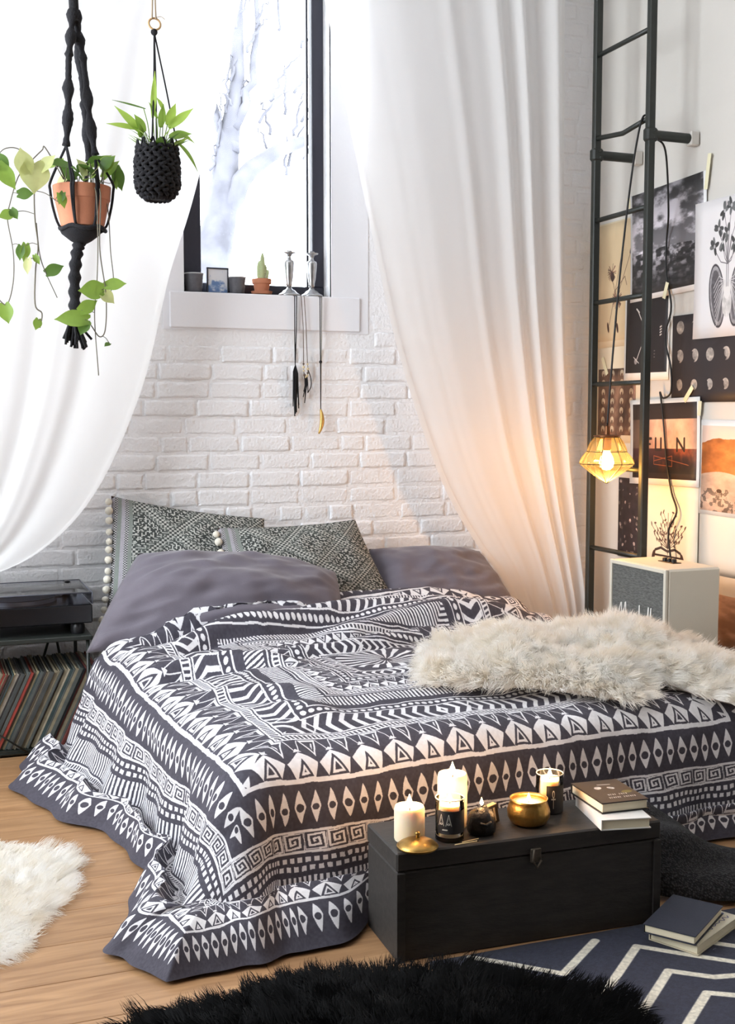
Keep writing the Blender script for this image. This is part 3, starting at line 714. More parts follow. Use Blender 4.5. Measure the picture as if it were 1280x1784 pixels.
# ------------------------------------------------------------------ pictures on the right wall
def canvas(h, w, c): return np.ones((h, w, 3)) * np.array(c) / 255
def stroke(a, pts, wd, c, n=60):
    """paint a polyline; pts in 0..1 (x right, y up), wd in units of picture height"""
    h, w = a.shape[:2]; asp = w / h; y, x = np.mgrid[0:h, 0:w]; x = (x + 0.5) / h; y = (y + 0.5) / h
    dm = np.full((h, w), 9.0)
    for (x0, y0), (x1, y1) in zip(pts[:-1], pts[1:]):
        x0, x1 = x0 * asp, x1 * asp; dx, dy = x1 - x0, y1 - y0; L = dx * dx + dy * dy + 1e-12
        t = np.clip(((x - x0) * dx + (y - y0) * dy) / L, 0, 1); dm = np.minimum(dm, np.hypot(x - x0 - t * dx, y - y0 - t * dy))
    k = np.clip((wd / 2 - dm) * h + 0.5, 0, 1)[..., None]; a[:] = a * (1 - k) + np.array(c) / 255 * k
def blob(a, cx, cy, rx, ry, c, ang=0.0, soft=1.5, tex=None):
    h, w = a.shape[:2]; asp = w / h; y, x = np.mgrid[0:h, 0:w]; x = (x + 0.5) / h - cx * asp; y = (y + 0.5) / h - cy
    ca, sa = math.cos(ang), math.sin(ang); u, v = x * ca + y * sa, -x * sa + y * ca
    r = np.sqrt((u / rx) ** 2 + (v / ry) ** 2); k = np.clip((1 - r) * min(rx, ry) * h / soft + 0.5, 0, 1)[..., None]
    cc = np.array(c) / 255 * np.ones((h, w, 1)) if tex is None else np.array(c) / 255 * tex[..., None]
    a[:] = a * (1 - k) + cc * k
def border(a, b, c=(238, 235, 230), b2=None):
    h, w = a.shape[:2]; k = int(b * h); k2 = int((b2 if b2 is not None else b) * h); a[:k2] = np.array(c) / 255; a[-k:] = np.array(c) / 255; a[:, :k] = np.array(c) / 255; a[:, -k:] = np.array(c) / 255
def pic_landscape():
    h, w = 300, 330; n = vnoise(h, w, (5, 4), 21, 5); y, x = np.mgrid[0:h, 0:w] / h
    cl = sm(vnoise(h, w, (9, 5), 22, 5), 0.46, 0.68); sky = 0.16 + 0.30 * sm(y, 1.0, 0.45) + cl * (0.65 - 0.2 * y)
    gr = 0.10 + 0.55 * sm(vnoise(h, w, (26, 18), 23, 4), 0.42, 0.75) * sm(y, 0.0, 0.45) + 0.15 * vnoise(h, w, (60, 8), 24, 2)
    hor = 0.42 + 0.03 * np.sin(x * 3); v = np.where(y > hor, sky, gr); a = np.repeat(v[..., None], 3, 2) * np.array([1, 0.97, 1.0])
    k = int(0.05 * h); a[:k] = 0.93; a[:, :8] = 0.93; a[:, -12:] = 0.93; return a
def pic_lungs():
    h, w = 420, 420; a = canvas(h, w, (228, 224, 224)); ink = (52, 48, 52)
    for sx in (-1, 1):
        for q, (rx, ry, c) in enumerate(((0.125, 0.235, ink), (0.112, 0.22, (150, 146, 148)), (0.085, 0.19, (96, 92, 96)))):
            blob(a, 0.5 + sx * 0.15, 0.30, rx * 0.92, ry, c, -sx * 0.18, tex=0.75 + 0.5 * vnoise(h, w, 40, 31 + q, 3))
        for k in range(9):
            yy = 0.42 - k * 0.035; stroke(a, [(0.5 + sx * 0.03, 0.40), (0.5 + sx * 0.12, yy + 0.02), (0.5 + sx * (0.20 - 0.006 * k), yy - 0.06)], 0.006, (214, 210, 210))
    blob(a, 0.5, 0.24, 0.07, 0.10, (206, 202, 200), tex=0.85 + 0.3 * vnoise(h, w, 30, 41, 3)); blob(a, 0.5, 0.33, 0.05, 0.06, (226, 222, 220))
    for dx in (-0.012, 0.012): stroke(a, [(0.5 + dx, 0.36), (0.5 + dx, 0.56), (0.5 + dx * 4, 0.72)], 0.006, ink)
    rng = np.random.default_rng(5)
    for bx, by in ((0.30, 0.66), (0.36, 0.78), (0.44, 0.90), (0.54, 0.93), (0.62, 0.84), (0.70, 0.72), (0.50, 0.74), (0.42, 0.68), (0.60, 0.66)):
        stroke(a, [(0.5, 0.52), ((0.5 + bx) / 2, by - 0.12), (bx, by - 0.02)], 0.007, (110, 104, 108))
        for k in range(6):
            w_ = rng.random() * 6.28; blob(a, bx + 0.035 * math.cos(w_), by + 0.035 * math.sin(w_), 0.017, 0.036, (58 + rng.integers(0, 60),) * 3, w_ + PI / 2)
        blob(a, bx, by, 0.014, 0.014, (190, 186, 186))
    return a
def pic_moons():
    h, w = 360, 700; a = canvas(h, w, (48, 42, 44))
    for j, yy in enumerate((0.86, 0.53, 0.20)):
        for i in range(7):
            x = 0.075 + i * 0.14; ph = (j * 7 + i) / 20
            if j == 0 and i > 0 and False: continue
            t = 0.55 + 0.5 * vnoise(h, w, (30, 50), 50 + i + 9 * j, 3)
            sh = 0.04 * (i + 2 * j) / 10; blob(a, x, yy, 0.068 if j < 2 else 0.058, 0.075 if j < 2 else 0.062, (210, 196, 184), tex=t); blob(a, x - 0.012 - 0.012 * j, yy - 0.02 - 0.03 * sh, 0.060, 0.068, (48, 42, 44)) if (j + i) % 3 else None
            if (j + i) % 3: blob(a, x + 0.002, yy + 0.008, 0.05 - 0.006 * i, 0.062 - 0.005 * i, (188, 178, 170), tex=t)
    return a
def pic_dark():
    h, w = 330, 300; a = canvas(h, w, (36, 32, 34)); lt = (206, 198, 190)
    stroke(a, [(0.30, 0.80), (0.44, 0.62)], 0.014, lt); stroke(a, [(0.27, 0.82), (0.33, 0.78)], 0.02, lt); stroke(a, [(0.44, 0.46), (0.28, 0.22)], 0.012, lt); blob(a, 0.27, 0.22, 0.03, 0.035, (150, 142, 138)); stroke(a, [(0.22, 0.27), (0.34, 0.20)], 0.01, lt)
    for k in range(4): stroke(a, [(0.80, 0.50 + k * 0.03), (0.83, 0.51 + k * 0.03)], 0.016, lt)
    for k in range(3): stroke(a, [(0.68, 0.26 + k * 0.035), (0.695, 0.26 + k * 0.035)], 0.012, (120, 114, 110))
    border(a, 0.035, b2=0.09); return a
def pic_thistle():
    h, w = 420, 240; a = canvas(h, w, (214, 190, 152)) * (0.96 + 0.08 * vnoise(h, w, 6, 60, 3)[..., None]); ink = (92, 66, 54)
    for p in ([(0.35, 0.18), (0.5, 0.45), (0.72, 0.86)], [(0.55, 0.20), (0.56, 0.4), (0.90, 0.74)], [(0.30, 0.62), (0.45, 0.5), (0.55, 0.35)], [(0.5, 0.45), (0.75, 0.55), (0.8, 0.48)]): stroke(a, p, 0.006, ink)
    for x, y, w_ in ((0.72, 0.87, 0.2), (0.9, 0.75, 0.5)): blob(a, x, y, 0.012, 0.035, (60, 44, 40), -w_)
    for x, y in ((0.32, 0.16), (0.57, 0.15)): blob(a, x, y, 0.014, 0.042, (70, 44, 36), 0.25)
    rng = np.random.default_rng(6)
    for cx, cy, R, n in ((0.40, 0.60, 0.07, 26), (0.55, 0.38, 0.08, 30)):
        for k in range(n):
            w_ = rng.random() * 6.28; stroke(a, [(cx, cy), (cx + R * 1.6 * math.cos(w_), cy + R * math.sin(w_))], 0.005, (70 + rng.integers(0, 50), 56, 50))
    blob(a, 0.42, 0.56, 0.028, 0.035, (66, 48, 44)); border(a, 0.012, (224, 208, 178), 0.05); return a
def pic_feather():
    h, w = 320, 300; n = vnoise(h, w, (6, 10), 70, 4); a = np.stack([0.30 + 0.5 * n, 0.20 + 0.42 * n, 0.16 + 0.34 * n], -1) * (0.45 + 0.7 * vnoise(h, w, (3, 4), 71, 2)[..., None])
    for r in range(7):
        for k in range(4):
            blob(a, 0.14 + k * 0.25, 0.93 - r * 0.14, 0.045, 0.05, (198, 178, 150), tex=0.7 + 0.5 * n); blob(a, 0.14 + k * 0.25, 0.90 - r * 0.14, 0.018, 0.03, (90, 60, 46))
    return a
def pic_fun():
    h, w = 300, 390; y, x = np.mgrid[0:h, 0:w]; y = y / h; x = x / w; n = vnoise(h, w, (5, 8), 80, 5)
    sky = np.stack([0.62 + 0.38 * n, 0.44 + 0.40 * n, 0.36 + 0.38 * n], -1); sky *= (1 - 0.55 * sm(np.abs(x - 0.62), 0.2, 0.5))[..., None]
    gr = np.stack([0.20 + 0.35 * sm(n, 0.4, 0.8), 0.10 + 0.16 * sm(n, 0.4, 0.8), 0.08 + 0.06 * n], -1) * sm(y, 0.05, 0.40)[..., None] * 1.2
    a = np.where((y > 0.42)[..., None], sky, gr); a[y > 0.76] = (0.17, 0.13, 0.12); a[y < 0.14] = (0.15, 0.10, 0.09)
    ink = (38, 26, 24)
    stroke(a, [(0.25, 0.40), (0.25, 0.54), (0.32, 0.54)], 0.030, ink); stroke(a, [(0.25, 0.475), (0.305, 0.475)], 0.024, ink)     # F
    stroke(a, [(0.385, 0.54), (0.385, 0.41), (0.462, 0.41), (0.462, 0.54)], 0.032, ink)                                                # U
    stroke(a, [(0.69, 0.40), (0.69, 0.54), (0.79, 0.40), (0.79, 0.54)], 0.030, ink)                                                # N
    stroke(a, [(0.36, 0.28), (0.62, 0.34), (0.62, 0.22), (0.36, 0.24), (0.36, 0.34), (0.85, 0.24)], 0.008, (170, 92, 50))
    border(a, 0.055, b2=0.075); return a
def pic_desert():
    h, w = 420, 520; y, x = np.mgrid[0:h, 0:w]; y = y / h; x = x / w; n = vnoise(h, w, (14, 10), 90, 5)
    ridge = 0.72 + 0.10 * vnoise(1, w, (1, 5), 91, 4)[0][None] + 0.05 * x; base = 0.42 + 0.04 * np.sin(x * 7)
    a = np.where((y > ridge)[..., None], np.array([0.90, 0.80, 0.74]), np.where((y > base)[..., None], np.stack([0.52 + 0.42 * n, 0.28 + 0.28 * n, 0.10 + 0.18 * n], -1), np.stack([0.66 + 0.30 * n, 0.54 + 0.28 * n, 0.46 + 0.26 * n], -1)))
    d = (y < 0.28) & (vnoise(h, w, (26, 30), 92, 3) > 0.60); a[d] *= 0.6
    blob(a, 0.22, 0.26, 0.035, 0.02, (60, 40, 34)); stroke(a, [(0.20, 0.26), (0.20, 0.21)], 0.008, (60, 40, 34)); stroke(a, [(0.245, 0.26), (0.245, 0.21)], 0.008, (60, 40, 34))
    border(a, 0.022, b2=0.045); a[-int(0.06 * h):] = 0.9; return a
def pic_floral():
    h, w = 340, 330; a = canvas(h, w, (46, 36, 40)) * (0.7 + 0.6 * vnoise(h, w, 14, 95, 4)[..., None]); rng = np.random.default_rng(8)
    for k in range(80):
        c = rng.choice([190, 150, 110]); blob(a, rng.random(), rng.random(), rng.uniform(0.008, 0.03), rng.uniform(0.008, 0.026), (c, c * 0.9, c * 0.86), rng.random() * 3, tex=0.5 + 0.8 * vnoise(h, w, 40, 96, 2))
    return a
def pic_plant():
    h, w = 330, 390; a = canvas(h, w, (232, 222, 200)); ink = (62, 48, 42)
    stroke(a, [(0.5, 0.30), (0.5, 0.72)], 0.010, ink); rng = np.random.default_rng(12)
    for sx in (-1, 1):
        for k in range(7):
            w_ = 0.15 + 0.19 * k; L = 0.24 + 0.07 * math.sin(k * 1.4); px_ = [(0.5 + sx * L * u * math.cos(w_ + 0.5 * (1 - u)), 0.36 + L * 1.2 * u * math.sin(w_ + 0.3 * u)) for u in np.linspace(0, 1, 7)]
            stroke(a, px_, 0.007, ink)
            for u in (3, 4, 5, 6): blob(a, px_[u][0], px_[u][1] + 0.012 * (-1) ** u, 0.010, 0.024, (84, 62, 52), rng.random() * 3)
        stroke(a, [(0.5, 0.33), (0.5 + sx * 0.12, 0.36), (0.5 + sx * 0.22, 0.33), (0.5 + sx * 0.26, 0.24)], 0.026, ink); blob(a, 0.5 + sx * 0.25, 0.27, 0.03, 0.06, (70, 50, 42), sx * 0.4)
    stroke(a, [(0.28, 0.28), (0.72, 0.28)], 0.02, ink)
    border(a, 0.006, (214, 202, 180)); return a
def pic_brown():
    h, w = 300, 300; n = vnoise(h, w, (10, 4), 99, 4); y = (np.arange(h) / h)[:, None]; k = (0.35 + 0.65 * sm(n + 0.4 * (y - 0.5), 0.3, 0.8))[..., None]
    a = np.array([0.44, 0.30, 0.24]) * (1 - k) + np.array([0.80, 0.64, 0.54]) * k; a[-int(0.2 * h):] = (0.86, 0.82, 0.76); return a
def pic_blank(): return canvas(8, 8, (222, 208, 182))
def poster(name, y0, y1, z0, z1, arr, label, cat='poster', tilt=0.0, lift=0.004, curl=0.006, seed=0):
    """y0 is the side farther along the wall (left edge of the picture), y1 the nearer edge"""
    m = image_mat(name + '_print', arr, 0.55); n = 9; u = np.linspace(0, 1, n); U, Vv = np.meshgrid(u, u, indexing='ij'); P = np.zeros((n, n, 3))
    cy, cz = (y0 + y1) / 2, (z0 + z1) / 2; a = (U - 0.5) * (y0 - y1); b = (Vv - 0.5) * (z1 - z0); c, s_ = math.cos(tilt), math.sin(tilt)
    P[..., 1] = cy - (a * c - b * s_); P[..., 2] = cz + (a * s_ + b * c)
    P[..., 0] = XR - lift - curl * (0 if lift < 0.0085 else 0.5) * (np.abs(U - 0.5) * 2) ** 4 * (np.abs(Vv - 0.5) * 2) ** 3
    me = grid_mesh(name, P[::-1].copy(), m, np.stack([U, Vv], -1)[::-1].copy(), True)
    o = tag(link(name, me), label, cat); md = o.modifiers.new('paper', 'SOLIDIFY'); md.thickness = 0.0005; md.offset = 0
    return o
poster('botanical_print', 4.84, 4.535, 1.56, 2.13, pic_thistle(), 'beige print of a dried thistle with long stems behind the ladder', lift=0.003)
poster('blank_sheet', 4.83, 4.40, 1.12, 1.62, pic_blank(), 'plain cream sheet of paper behind the ladder under the thistle print', 'paper', lift=0.0015)
poster('dark_print', 4.60, 4.262, 1.40, 1.785, pic_dark(), 'black print with thin white arrows and a white border behind the ladder', tilt=-0.01, lift=0.006)
poster('landscape_photo', 4.56, 4.02, 1.755, 2.225, pic_landscape(), 'black and white landscape photo of clouds over a wide plain', 'photo', tilt=0.03, lift=0.009)
poster('moon_poster', 4.24, 3.52, 1.30, 1.665, pic_moons(), 'black poster with rows of moon phases', lift=0.005)
poster('lungs_print', 4.085, 3.665, 1.558, 2.105, pic_lungs(), 'white print of anatomical lungs with flowers growing from them', lift=0.0145)
poster('feather_photo', 4.815, 4.51, 1.155, 1.46, pic_feather(), 'brown photo of spotted feathers behind the lit pendant lamp', 'photo', lift=0.004)
poster('word_photo', 4.532, 4.028, 0.945, 1.318, pic_fun(), 'white bordered photo of large standing letters against a pink sky', 'photo', tilt=0.02, lift=0.011)
poster('desert_photo', 4.03, 3.45, 0.84, 1.225, pic_desert(), 'white bordered photo of an orange desert mountain and a small horse', 'photo', tilt=-0.012, lift=0.007)
poster('floral_photo', 4.63, 4.29, 0.60, 0.962, pic_floral(), 'dark photo scattered with pale flowers just above the speaker', 'photo', lift=0.004)
poster('plant_drawing', 4.445, 4.032, 0.52, 0.945, pic_plant(), 'cream sheet with a dark drawing of a symmetrical plant behind the speaker', 'drawing', lift=0.008)
poster('blank_sheet', 4.03, 3.45, 0.60, 0.86, canvas(8, 8, (226, 220, 208)), 'plain pale sheet hanging below the desert photo', 'paper', lift=0.003)
poster('brown_print', 3.92, 3.45, 0.22, 0.60, pic_brown(), 'brown and pink abstract print low on the wall behind the speaker', lift=0.004)
def tape(y, z, ang, ln, label, x):
    g = G(); Mx = Matrix.Translation((x, y, z)) @ Matrix.Rotation(ang, 4, 'X'); g.box((-0.0006, -0.011, -ln / 2), (0.0006, 0.011, ln / 2), 0, Mx)
    tag(obj('tape_strip', g, M['tape']), label, 'tape', 'strips of masking tape')
tape(4.016, 2.225, 0.15, 0.14, 'cream tape strip at the upper corner of the cloudy landscape photo', 3.0165)
tape(4.575, 2.165, -0.45, 0.12, 'cream tape strip beside the upper corner of the thistle print', 3.0288)
tape(4.265, 1.775, 0.35, 0.07, 'cream tape strip where the landscape photo meets the black arrow print', 3.0025)
tape(4.11, 1.335, 0.75, 0.08, 'cream tape strip between the moon poster and the letters photo', 3.0165)
tape(4.76, 1.475, -0.5, 0.09, 'cream tape strip above the spotted feather photo', 3.023)
tape(4.03, 1.275, 0.1, 0.06, 'cream tape strip on the upper corner of the letters photo', 3.0145)

# ------------------------------------------------------------------ speaker
def speaker():
    t = thing('speaker', 'cream speaker cabinet with grey woven grille beside the bed', 'speaker', (2.725, 3.845, 0))
    x0, x1, y0, y1, z1 = 2.60, 2.85, 3.657, 4.033, 0.672
    obj('cabinet', G().box((x0 + 0.012, y0, 0.045), (x1, y1, z1), 0.008), M['vinyl'], t)
    g = G()
    for a, b in (((y0, 0.045), (y0 + 0.014, z1)), ((y1 - 0.014, 0.045), (y1, z1)), ((y0 + 0.014, 0.045), (y1 - 0.014, 0.06)), ((y0 + 0.014, z1 - 0.016), (y1 - 0.014, z1))): g.box((x0, a[0], a[1]), (x0 + 0.013, b[0], b[1]), 0.002)
    obj('front_bezel', g, M['vinyl'], t)
    gm = mat('grey_grille_cloth', (100, 101, 98), 0.95, var=0.45, vscale=60, bump=0.4, bscale=300, vstretch=(1, 1, 6))
    gr = obj('grille', G().box((x0 + 0.006, y0 + 0.015, 0.061), (x0 + 0.014, y1 - 0.015, z1 - 0.017)), gm, t)
    # script lettering in white relief
    P = []
    cy, cz = 3.90, 0.44
    for q in [[(0, 0), (0.02, 0.07), (0.03, 0.01), (0.05, 0.075), (0.055, 0.0), (0.07, 0.01)], [(0.075, 0.03), (0.09, 0.035), (0.085, 0.0), (0.073, 0.005), (0.078, 0.03), (0.095, 0.0), (0.105, 0.02)], [(0.105, 0.02), (0.112, 0.035), (0.125, 0.03)], [(0.125, 0.03), (0.135, 0.015), (0.125, 0.0)], [(0.14, 0.0), (0.145, 0.075), (0.148, 0.0), (0.158, 0.03), (0.165, 0.0)], [(0.185, 0.03), (0.17, 0.03), (0.172, 0.0), (0.186, 0.025), (0.19, 0.0)], [(0.195, 0.0), (0.205, 0.075), (0.203, 0.0)], [(0.212, 0.0), (0.222, 0.075), (0.22, 0.0), (0.235, 0.01)]]:
        obj('logo_stroke', G().tube(spline([(x0 + 0.003, cy + 0.07 - a, cz + b) for a, b in q], 24), 0.0026, 6), mat('white_logo', (236, 234, 228), 0.4), gr, True)
    kp = obj('control_panel', G().box((2.735, 3.80, z1 - 0.001), (2.775, 3.90, z1 + 0.003), 0.001), mat('dark_brass_plate', (60, 52, 44), 0.4, 0.6), t)
    for k in range(3): obj('knob', G().lathe([(0.011, 0), (0.011, 0.012), (0.009, 0.014), (0.0, 0.014)], (2.755, 3.822 + 0.028 * k, z1 + 0.002), 14), M['black_plastic'], kp, True, auto=40)
    for a in (2.63, 2.82):
        for b in (3.69, 4.0): obj('foot', G().lathe([(0.016, 0), (0.019, 0.045)], (a, b, 0.001), 12), M['black_plastic'], t, True, auto=40)
speaker()

# ------------------------------------------------------------------ record rack, records, turntable
def rack():
    t = thing('record_rack', 'black metal record rack with open wire sides under the turntable', 'rack', (0.13, 4.58, 0))
    for x in (-0.42, 0.585):
        for y in (4.40, 4.77):
            obj('leg', G().tube([(x, y, 0.0), (x, y, 0.43)], 0.007, 8), M['black_metal'], t, True)
    obj('shelf', G().box((-0.44, 4.38, 0.418), (0.60, 4.785, 0.436), 0.003), M['black_metal'], t)
    for y in (4.40, 4.77): obj('base_rail', G().tube([(-0.42, y, 0.012), (0.585, y, 0.012)], 0.006, 8), M['black_metal'], t, True)
    for x in (-0.42, 0.585): obj('base_rail', G().tube([(x, 4.40, 0.012), (x, 4.77, 0.012)], 0.006, 8), M['black_metal'], t, True)
    obj('base_tray', G().box((-0.42, 4.40, 0.016), (0.585, 4.77, 0.022)), M['black_metal'], t)
    obj('cross_wire', G().tube([(0.17, 4.392, 0.16), (0.36, 4.392, 0.015)], 0.0035, 6), M['black_metal'], t, True)
    obj('cross_wire', G().tube([(0.17, 4.392, 0.16), (-0.02, 4.392, 0.015)], 0.0035, 6), M['black_metal'], t, True)
    for x, dx in ((0.50, -0.13), (0.50, 0.07), (0.0, -0.13), (0.0, 0.13)):
        obj('hairpin_strut', G().tube([(x, 4.756, 0.420), (x + dx, 4.756, 0.014)], 0.005, 6), M['black_metal'], t, True)
rack()
def records():
    cols = [(168, 158, 136), (62, 64, 62), (150, 58, 46), (34, 36, 38), (132, 122, 100), (92, 84, 70), (190, 184, 170), (54, 70, 70), (96, 44, 38), (78, 82, 78), (150, 138, 108), (44, 40, 38)]
    mats = [mat('sleeve_card', c, 0.7, var=0.22, vscale=30) for c in cols]
    names = ['cream', 'charcoal', 'red', 'black', 'tan', 'olive brown', 'off white', 'teal grey', 'dark red', 'sage grey', 'straw', 'dark brown']
    SEQ = [random.choice((0, 1, 1, 3, 3, 4, 5, 5, 6, 7, 8, 9, 9, 10, 11, 11, 0, 4, 2)) for _ in range(300)]
    art = lambda w: ('an ' if w[0] in 'aeiou' else 'a ') + w
    x = 0.0; k = 0; order = 0
    while x < 0.485:
        th = random.choice((0.004, 0.005, 0.006, 0.008, 0.011, 0.014)); i = SEQ[k]
        lean = math.radians(25); y0 = 4.412 + random.uniform(0, 0.016)
        Mx = Matrix.Translation((x + th * math.sin(lean) * math.tan(lean), y0, 0.0222 + th * math.sin(lean))) @ Matrix.Rotation(lean, 4, 'Y')
        s_ = random.choice((0.312, 0.312, 0.306, 0.309)); tone = names[i]
        g = G().box((0, 0, 0), (th, s_, s_), 0.0006, Mx)
        prev = names[SEQ[k - 1]]; nxt = names[SEQ[k + 1]]
        size = {0.004: 'thin', 0.005: 'slim', 0.006: 'plain', 0.008: 'double', 0.011: 'thick', 0.014: 'bulky'}[th]
        lb = f'{size} {tone} record sleeve between {prev} and {nxt} ones in the rack'
        tag(obj('record_sleeve', g, mats[i]), lb, 'record', 'record sleeves leaning in the rack')
        x += (th + 0.0006) / math.cos(lean); k += 1
records()
def turntable():
    t = thing('turntable', 'black turntable with a clear dust cover on the record rack', 'turntable', (0.385, 4.58, 0.436))
    x0, x1, y0, y1, z0, z1 = 0.165, 0.605, 4.405, 4.765, 0.478, 0.548
    obj('plinth', G().box((x0, y0, z0), (x1, y1, z1), 0.004), mat('gloss_black_plinth', (14, 14, 17), 0.22), t)
    for a in (x0 + 0.05, x1 - 0.05):
        for b in (y0 + 0.04, y1 - 0.05): obj('foot', G().lathe([(0.022, 0), (0.026, 0.01), (0.026, 0.03), (0.02, 0.044)], (a, b, 0.436), 16), M['black_plastic'], t, True, auto=40)
    pl = obj('platter', G().lathe([(0.15, 0), (0.15, 0.014), (0.0, 0.014)], (x0 + 0.18, 4.59, z1), 48), mat('platter_grey', (130, 132, 138), 0.35, 0.7), t, True, auto=40)
    obj('record_mat', G().lathe([(0.147, 0.0), (0.147, 0.003), (0.0, 0.003)], (x0 + 0.18, 4.59, z1 + 0.0142), 48), mat('felt_mat', (44, 46, 52), 0.8), pl, True, auto=40)
    arm = obj('tonearm', G().tube([(x1 - 0.055, y1 - 0.07, z1 + 0.03), (x1 - 0.075, y0 + 0.16, z1 + 0.028), (x1 - 0.11, y0 + 0.10, z1 + 0.024)], 0.005, 10), M['silver'], t, True)
    obj('arm_base', G().lathe([(0.035, 0), (0.035, 0.012), (0.022, 0.014), (0.022, 0.036), (0.0, 0.037)], (x1 - 0.055, y1 - 0.075, z1), 24), M['black_plastic'], arm, True, auto=40)
    obj('counterweight', G().lathe([(0.018, -0.015), (0.018, 0.015)], (0, 0, 0), 16, None, Matrix.Translation((x1 - 0.052, y1 - 0.035, z1 + 0.031)) @ Matrix.Rotation(PI / 2, 4, 'X')), M['black_plastic'], arm, True, auto=40)
    obj('headshell', G().box((x1 - 0.125, y0 + 0.075, z1 + 0.018), (x1 - 0.102, y0 + 0.105, z1 + 0.026), 0.002), M['black_plastic'], arm)
    cz = z1 + 0.002; h = 0.042; th = 0.003; ac = glass('smoky_acrylic', (1, 1, 1), tint=(0.88, 0.90, 0.95))
    cv = obj('dust_cover', G().box((x0, y0, cz + h - th), (x1, y1, cz + h)), ac, t)
    for lo, hi in (((x0, y0, cz), (x1, y0 + th, cz + h - th)), ((x0, y1 - th, cz), (x1, y1, cz + h - th)), ((x0, y0 + th, cz), (x0 + th, y1 - th, cz + h - th)), ((x1 - th, y0 + th, cz), (x1, y1 - th, cz + h - th))): obj('cover_wall', G().box(lo, hi), ac, cv)
    rim = mat('cover_edge_grey', (70, 72, 84), 0.3)
    for a, b in (((x0, y0), (x1, y0)), ((x1, y0), (x1, y1)), ((x0, y1), (x1, y1))): obj('cover_edge', G().tube([(a[0], a[1], cz + h), (b[0], b[1], cz + h)], 0.0022, 6), rim, cv, True)
    obj('cover_edge', G().tube([(x1, y0, cz), (x1, y0, cz + h)], 0.0022, 6), rim, cv, True)
turntable()

# ------------------------------------------------------------------ chest with candles and books
CA = math.radians(-2.5); CO = V3(0.995, 2.395, 0)
def ch(a, b, z=0.0): return CO + V3(math.cos(CA) * a - math.sin(CA) * b, math.sin(CA) * a + math.cos(CA) * b, z)
CL, CD, CH = 0.690, 0.212, 0.258
def chest():
    t = thing('wooden_chest', 'low black wooden chest with a metal latch at the foot of the bed', 'chest', tuple(ch(CL / 2, CD / 2)))
    Mx = Matrix.Translation(tuple(CO)) @ Matrix.Rotation(CA, 4, 'Z')
    obj('body', G().box((0.002, 0.002, 0.0), (CL - 0.002, CD - 0.002, CH - 0.047), 0.003, Mx), M['chest'], t)
    obj('lid', G().box((0, 0, CH - 0.045), (CL, CD, CH), 0.004, Mx), M['chest'], t)
    for x in (0.0, CL - 0.02): obj('corner_batten', G().box((x, -0.003, 0.0), (x + 0.02, 0.006, CH - 0.048), 0.001, Mx), M['chest'], t)
    lm = mat('dull_iron', (92, 84, 74), 0.5, 0.8, var=0.3, vscale=60)
    la = obj('latch', G().box((0.335, -0.006, CH - 0.062), (0.362, 0.002, CH - 0.028), 0.002, Mx), lm, t)
    obj('hasp', G().tube([Mx @ Vector((0.341, -0.008, CH - 0.03)), Mx @ Vector((0.337, -0.011, CH - 0.055)), Mx @ Vector((0.348, -0.012, CH - 0.072)), Mx @ Vector((0.359, -0.011, CH - 0.055))], 0.0028, 6), lm, la, True)
    return t
chest()
def flame(c, h, par, light=0.5):
    w = h * 0.24
    obj('flame', G().lathe([(0.0008, 0), (w * 0.8, h * 0.15), (w, h * 0.3), (w * 0.72, h * 0.55), (w * 0.3, h * 0.8), (0.0004, h)], c, 12), M['flame'], par, True)
    l = bpy.data.lights.new('candle_glow', 'POINT'); l.energy = light * 1.5; l.color = (1.0, 0.52, 0.2); l.shadow_soft_size = 0.012
    o = bpy.data.objects.new('candle_glow', l); COL.objects.link(o); o.location = (c[0], c[1], c[2] + h * 1.25)
def wick(c, h, par): obj('wick', G().tube([c, c + V3(0.001, 0, h * 0.6), c + V3(0.003, 0, h)], 0.0012, 6), M['wick'], par, True)
def pillar(p, r, h, label, lg):
    c = V3(*p); t = thing('pillar_candle', label, 'candle', tuple(c), 'white pillar candles on the chest')
    fr = lambda w, z: 1 + 0.012 * math.sin(3 * w + 1) * (z / h) 
    obj('wax_body', G().lathe([(r * 0.96, 0), (r, 0.004), (r, h * 0.9), (r * 0.97, h - 0.004), (r * 0.92, h), (r * 0.8, h - 0.003), (r * 0.5, h - 0.010), (0.0, h - 0.012)], c, 40, fr), M['wax'], t, True, auto=60)
    wick(c + V3(0, 0, h - 0.014), 0.016, t); flame(c + V3(0, 0, h - 0.004), 0.032, t, lg)
pillar(ch(0.060, 0.078, CH), 0.036, 0.080, 'short white lit pillar candle behind the small brass pot cover', 0.55)
pillar(ch(0.190, 0.130, CH), 0.036, 0.130, 'tall white lit pillar candle behind the labelled glass jar', 0.6)
